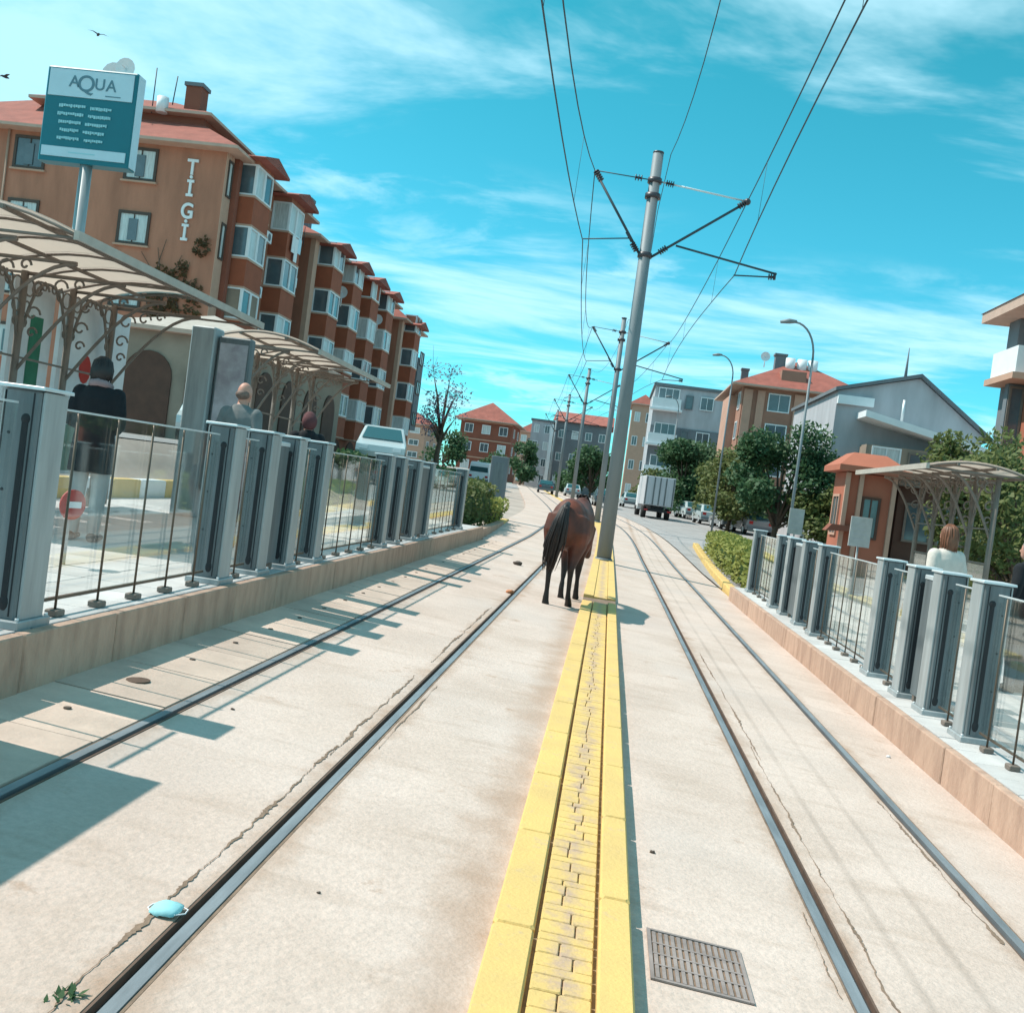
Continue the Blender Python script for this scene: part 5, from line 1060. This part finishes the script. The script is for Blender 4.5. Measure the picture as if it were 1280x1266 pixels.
# creeper on the lettered wall
rg = random.Random(9); cr = thing('creeper', 'dry brown creeper climbing the lettered wall', 'plant', (-21, 45.9, 1.6)); st_ = MB()
for i in range(9):
    x0 = -21.0+rg.uniform(-1.2, .9); st_.tube([(x0, 45.93, 1.6), (x0+rg.uniform(-.4, .4), 45.93, 5), (x0+rg.uniform(-.9, .8), 45.92, 8), (x0+rg.uniform(-1.2, 1.0), 45.92, rg.uniform(8.8, 10.9))], [.05, .04, .03, .012], 5)
st_.build('stem', 'bark', cr); leafcloud(MB(), [((-21.2+rg.uniform(-1.1, 1.0), 45.85, rg.uniform(5.5, 10.6)), (.45, .08, .6)) for i in range(22)], 900, .24, rg).build('leaves', 'ivy', cr)
def hedge(x0, x1, y0, y1, z0, z1, label, lm, n, seed, size, skew=0.0, rnd=.35):
    rg = random.Random(seed); t = thing('hedge', label, 'hedge', ((x0+x1)/2, (y0+y1)/2, z0)); core = MB(); nb = max(4, int((y1-y0)/.55)); blobs = []
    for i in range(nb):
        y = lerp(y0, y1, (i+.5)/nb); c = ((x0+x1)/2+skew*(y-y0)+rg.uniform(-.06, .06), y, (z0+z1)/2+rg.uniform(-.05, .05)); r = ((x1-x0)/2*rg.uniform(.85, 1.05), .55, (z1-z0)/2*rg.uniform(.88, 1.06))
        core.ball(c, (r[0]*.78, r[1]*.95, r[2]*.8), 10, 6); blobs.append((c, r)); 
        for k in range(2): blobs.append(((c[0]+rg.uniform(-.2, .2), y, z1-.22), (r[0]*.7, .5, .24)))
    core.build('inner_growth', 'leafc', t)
    mb = MB()
    for _ in range(n):
        c, r = rg.choice(blobs); d = Vector((rg.gauss(0, 1), rg.gauss(0, 1), rg.gauss(0, 1))).normalized(); q = Vector(c)+Vector((d.x*r[0], d.y*r[1], d.z*r[2]))*rg.uniform(.8, 1.08)
        a = (d+Vector((rg.gauss(0, .7), rg.gauss(0, .7), rg.gauss(0, .7)))).normalized(); b = a.orthogonal().normalized(); s = size*rg.uniform(.6, 1.4); mb.add([q-a*s*.5, q+b*s*.34, q+a*s*.5, q-b*s*.34], [(0, 1, 2, 3)])
    mb.build('leaves', lm, t); return t
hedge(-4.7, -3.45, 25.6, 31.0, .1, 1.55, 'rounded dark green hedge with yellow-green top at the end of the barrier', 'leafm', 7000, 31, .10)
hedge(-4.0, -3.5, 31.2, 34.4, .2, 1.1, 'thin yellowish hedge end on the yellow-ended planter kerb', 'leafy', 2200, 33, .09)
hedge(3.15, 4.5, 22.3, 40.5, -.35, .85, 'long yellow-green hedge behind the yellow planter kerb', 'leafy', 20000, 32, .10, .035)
gp = thing('grey_cabinet', 'plain grey metal cabinet standing on the planter behind the dark hedge', 'cabinet', (-4.02, 36, .4)); MB().bbox(-4.32, -3.72, 35.8, 36.2, .3, 2.52, .02).build('case', 'dkgrey', gp); MB().box(-4.2, -3.84, 35.79, 35.799, .6, 2.3).build('door', 'gate', gp)
# far dark embankment hedge left of the tracks
hedge(-9.6, -8.6, 34, 64, 1.3, 2.0, 'long low dark hedge along the street, behind the end of the platform', 'leafd', 7000, 35, .16, -.02)
# ---------------------------------------------------------------- vehicles
def car(name, label, loc, rot, paint, L=4.2, W=1.72, H=1.45, group=None, van=False):
    t = thing(name, label, 'van' if van else 'car', loc, group, rot, world=False)
    if van: prof = [(-L/2, .35), (L/2-.05, .35), (L/2, .75), (L/2-.25, 1.1), (L/2-.95, H-.05), (L/2-1.3, H), (-L/2+.08, H), (-L/2, H-.2)]
    else: prof = [(-L/2+.05, .32), (L/2-.1, .32), (L/2, .5), (L/2-.05, .72), (L/2-.95, .92), (L/2-1.75, H-.04), (L/2-2.2, H), (-L/2+.85, H-.04), (-L/2+.3, .98), (-L/2, .9), (-L/2-.02, .5)]
    mb = MB(); n = len(prof)
    secs = [(-W/2, .0), (-W/2+.0, 1), (W/2, 1), (W/2, 0)]
    vs = []
    for s in (-1, -.9, .9, 1):
        for (y, z) in prof:
            tuck = .16*max(0, (z-.9)/(H-.9)) if z > .9 else 0
            sc = 1 if abs(s) < 1 else 1; xx = s*(W/2-tuck) if abs(s) == 1 else math.copysign(W/2-tuck-.07, s)
            zz = z if abs(s) == 1 and z < .9 else (z-.03 if abs(s) == 1 else z); vs.append((xx, y, zz))
    fs = [tuple(range(n)), tuple(reversed(range(3*n, 4*n)))]
    for k in range(3):
        for i in range(n): j = (i+1) % n; fs.append((k*n+i, k*n+j, (k+1)*n+j, (k+1)*n+i))
    mb.add(vs, fs, False); mb.build('body', paint, t)
    def quadbox(pts, name, m, th=.012):
        a, b, c, d = [Vector(p) for p in pts]; nn = (b-a).cross(d-a).normalized()*th; MB().add([a, b, c, d, a+nn, b+nn, c+nn, d+nn], [(0, 3, 2, 1), (4, 5, 6, 7), (0, 1, 5, 4), (1, 2, 6, 5), (2, 3, 7, 6), (3, 0, 4, 7)]).build(name, m, t)
    if van:
        quadbox([(-W/2+.14, -L/2-.004, 1.15), (W/2-.14, -L/2-.004, 1.15), (W/2-.2, -L/2-.004, H-.42), (-W/2+.2, -L/2-.004, H-.42)], 'rear_window', 'carglass')
        quadbox([(W/2-.12, L/2-.27, 1.13), (-W/2+.12, L/2-.27, 1.13), (-W/2+.2, L/2-.93, H-.1), (W/2-.2, L/2-.93, H-.1)], 'windscreen', 'carglass', .03)
        for s in (-1, 1): quadbox([(s*(W/2-.04), L/2-1.9, 1.12), (s*(W/2-.04), L/2-.8, 1.12), (s*(W/2-.12), L/2-1.2, H-.2), (s*(W/2-.12), L/2-1.9, H-.2)][::s], 'side_window', 'carglass', .03)
    else:
        quadbox([(-W/2+.2, -L/2+.30, 1.0), (W/2-.2, -L/2+.30, 1.0), (W/2-.27, -L/2+.80, H-.08), (-W/2+.27, -L/2+.80, H-.08)], 'rear_window', 'carglass', .035)
        quadbox([(W/2-.14, L/2-1.0, .97), (-W/2+.14, L/2-1.0, .97), (-W/2+.25, L/2-1.72, H-.1), (W/2-.25, L/2-1.72, H-.1)], 'windscreen', 'carglass', .035)
        for s in (-1, 1): quadbox([(s*(W/2-.03), -L/2+.65, .98), (s*(W/2-.03), L/2-1.15, .98), (s*(W/2-.14), L/2-1.8, H-.12), (s*(W/2-.14), -L/2+1.0, H-.12)][::s], 'side_window', 'carglass', .02)
    for s in (-1, 1):
        MB().box(s*(W/2-.25)-.12, s*(W/2-.25)+.12, -L/2-.03, -L/2+.02, .68, .86).build('tail_light', 'lampr', t); MB().box(s*(W/2-.28)-.14, s*(W/2-.28)+.14, L/2-.12, L/2+.015, .56, .68).build('headlight', 'white', t)
        for yv in (-L/2+.78, L/2-.82):
            wh = MB().tube([(s*(W/2-.2), yv, .31), (s*(W/2+.01), yv, .31)], .31, 18).build('wheel', 'tyre', t); MB().tube([(s*(W/2+.005), yv, .31), (s*(W/2+.02), yv, .31)], .19, 14).build('rim', 'cap', wh)
    MB().box(-W/2+.05, W/2-.05, -L/2-.07, -L/2+.05, .36, .56).build('bumper', 'dkgrey', t)
    return t
car('parked_car', 'pale car facing the tracks beside the end of the second tram shelter', (-8.75, 38, 1.62), R(191), 'carpaint', 4.2, 1.75, 1.5)
car('parked_car', 'pale teal-windowed car between the advert column and the dark arches', (-12.9, 31.5, 1.62), R(200), 'carpaint', 4.2, 1.75, 1.5)
car('parked_van', 'white van on the street below the dark red house', (-11.35, 90, gz(-11.35, 90)), R(-4), 'white', 4.8, 1.9, 2.0, van=True)
base_car = car('parked_car', 'silver parked car under the trees, nearest the red kiosk', (9.0, 66, gz(9.0, 66)), R(8), 'carpaint2', group='cars parked under the trees')
lab = ['white parked car in the row under the trees by the lamp', 'silver parked car in the row under the trees, next to the brown-clad stand', 'white parked car in the row below the white balconies', 'dark parked car by the white truck']
for i, (x, y, m) in enumerate(((7.2, 76, 'carpaint'), (8.0, 70, 'carpaint2'), (6.6, 86, 'carpaint'), (3.6, 100, 'carpaint3'))):
    c = copy_tree(base_car, (x, y, gz(x, y)), R(4+3*i), label=lab[i])
    for ch in c.children:
        if ch.name.startswith('body'): ch.data = ch.data.copy(); ch.data.materials[0] = M[m]
lab = ['dark car far down the tracks in front of the wide grey house', 'white car far down the tracks in front of the wide grey house', 'teal car beside the masts, below the green tree', 'silver car beside the tall mast, before the truck']
for i, (x, y, m) in enumerate(((-7.2, 112, 'carpaint3'), (-4.5, 118, 'carpaint'), (-.6, 88, 'carpaint3'), (1.9, 100, 'carpaint'))):
    c = copy_tree(base_car, (x, y, gz(x, y)), R(5), label=lab[i], group='cars far down the road')
    for ch in c.children:
        if ch.name.startswith('body'): ch.data = ch.data.copy(); ch.data.materials[0] = M[m]
tk = thing('box_truck', 'box truck with pale ribbed rear doors driving along the road past the trees', 'truck', (3.3, 72, gz(3.3, 72)), rot=R(4), world=False); tk.scale = (.9, .9, .88)
MB().bbox(-1.15, 1.15, 0, 5.2, 1.05, 3.35, .03).build('cargo_box', 'truckbox', tk)
for x in (-.57, .57): MB().box(x-.53, x+.53, -.03, -.003, 1.12, 3.25).build('rear_door', 'truckbox', tk)
for x in (-1.05, -.45, 0, .45, 1.05): MB().box(x-.05, x+.05, -.07, -.033, 1.1, 3.28).build('door_bar', 'gate', tk)
MB().box(-1.05, 1.05, 5.3, 7.0, .6, 2.6).build('cab', 'white', tk); MB().box(-.5, .5, .2, 6.6, .62, 1.0).build('chassis', 'black', tk); MB().box(-1.1, 1.1, -.1, .05, .55, .75).build('bumper', 'black', tk)
for s in (-1, 1):
    for y in (1.2, 6.2): MB().tube([(s*.75, y, .45), (s*1.1, y, .45)], .45, 16).build('wheel', 'tyre', tk)
    MB().box(s*.9-.14, s*.9+.14, -.12, -.101, .6, .72).build('tail_light', 'lampr', tk)
# ---------------------------------------------------------------- small things on and near the tracks
gt = thing('drain_grate', 'square grey slotted drain grate set in the concrete between median and rail', 'grate', (.55, 3.8, gz(.55, 3.8)))
sl_ = lambda x: -KX*x
def gbox(x0, x1, y0, y1, z0, z1): mb = MB().box(x0, x1, y0, y1, z0, z1); mb.v = [(x, y, z+sl_(x)) for x, y, z in mb.v]; return mb
gbox(.36, .72, 3.58, 4.0, .0015, .0025).build('pit', 'crack', gt)
for x in (.36, .71): gbox(x, x+.014, 3.58, 4.0, .0027, .009).build('frame', 'iron', gt)
for y in (3.58, 3.986): gbox(.375, .709, y, y+.014, .0027, .009).build('frame', 'iron', gt)
for i in range(14): gbox(.38+i*.0237, .394+i*.0237, 3.6, 3.98, .0027, .0075).build('slat', 'iron', gt)
for y in (3.7, 3.79, 3.88): gbox(.376, .708, y-.005, y+.005, .0078, .0085).build('cross_bar', 'iron', gt)
mk = thing('face_mask', 'crumpled pale blue face mask lying beside the rail', 'mask', (-1.235, 3.18, gz(-1.235, 3.18)))
mb = MB(); nx, ny = 8, 6; vs = []; rgm = random.Random(2)
for j in range(ny+1):
    for i in range(nx+1):
        u, v = i/nx*2-1, j/ny*2-1; x = u*.05*(1-.18*v*v); y = v*.052*(1-.15*u*u); vs.append((-1.245+x, 3.19+y, gz(-1.245, 3.19)+.012+.022*(1-u*u)*(1-v*v)+.006*math.sin(v*9)+rgm.uniform(-.003, .003)))
mb.add(vs, [(j*(nx+1)+i, j*(nx+1)+i+1, (j+1)*(nx+1)+i+1, (j+1)*(nx+1)+i) for j in range(ny) for i in range(nx)], True); o = mb.build('cloth', 'maskblue', mk); sm = o.modifiers.new('thick', 'SOLIDIFY'); sm.thickness = .003
z_ = gz(-1.24, 3.18)
for s in (-1, 1): MB().tube([(-1.245+s*.04, 3.22, z_+.012), (-1.245+s*.06, 3.222, z_+.006), (-1.245+s*.063, 3.19, z_+.006), (-1.245+s*.04, 3.155, z_+.012)], .0025, 5).build('ear_loop', 'white', mk)
wd_ = thing('weed', 'small green weed growing in the broken concrete beside the rail', 'plant', (-1.27, 2.6, gz(-1.27, 2.6))); rgw = random.Random(4); mb = MB()
for i in range(40):
    a = rgw.uniform(0, 6.28); d = Vector((math.cos(a), math.sin(a), rgw.uniform(.3, 1.2))).normalized(); p0 = Vector((-1.27, 2.6, gz(-1.27, 2.6)-.003))+Vector((rgw.uniform(-.03, .03), rgw.uniform(-.04, .04), 0)); L = rgw.uniform(.012, .04); sd_ = d.cross(Vector((0, 0, 1))).normalized()*L*.22
    mb.add([p0, p0+d*L*.5+sd_, p0+d*L, p0+d*L*.5-sd_], [(0, 1, 2, 3)])
mb.build('leaves', 'leafd', wd_)
def lump(x, y, r, m, label, cat, seed):
    rg = random.Random(seed); mb = MB().ball((x, y, gz(x, y)+r*.35), (r, r*.8, r*.5), 9, 6); mb.v = [(a+rg.uniform(-.2, .2)*r, b+rg.uniform(-.2, .2)*r, c+rg.uniform(-.12, .12)*r) for a, b, c in mb.v]
    return mb.build('litter', m, loc=(x, y, gz(x, y)), label=label, cat=cat)
lump(-1.56, 19.2, .09, 'dirt', 'dark lump of dung on the concrete between the rails left of the horse', 'dung', 1); lump(-1.22, 14.3, .06, 'orangecl', 'small orange scrap of litter on the rail beside the horse', 'litter', 2)
lump(-1.95, 5.6, .012, 'dirt', 'tiny dark pebble on the concrete between the apartment-side rails', 'pebble', 3); lump(2.52, 8.6, .02, 'white', 'small pale scrap of litter below the kiosk-side kerb', 'litter', 4); lump(.42, 4.9, .014, 'dirt', 'small dark twig bit beside the median, before the drain grate', 'litter', 5); lump(-.85, 3.6, .008, 'dirt', 'tiny brown crumb on the concrete next to the median', 'pebble', 6)
def bird(x, y, z, label, rot):
    t = thing('bird', label, 'bird', (x, y, z), rot=rot, world=False); MB().tube([(0, -.25, 0), (0, -.1, .02), (0, .1, .02), (0, .24, .03), (0, .32, .02)], [.02, .07, .08, .05, .01], 8).build('body', 'bird', t)
    for s in (-1, 1): MB().add([(0, .12, .03), (s*.3, .16, .16), (s*.62, .02, .10), (s*.3, -.04, .13), (0, -.1, .03)], [(0, 1, 3, 4), (1, 2, 3)]).build('wing', 'bird', t)
bird(-34.6, 60, 25.4, 'dark bird gliding high above the lettered apartment block', R(40)); bird(-40.3, 60, 22.3, 'dark bird flying lower than the other, beyond the teal sign', R(-30))
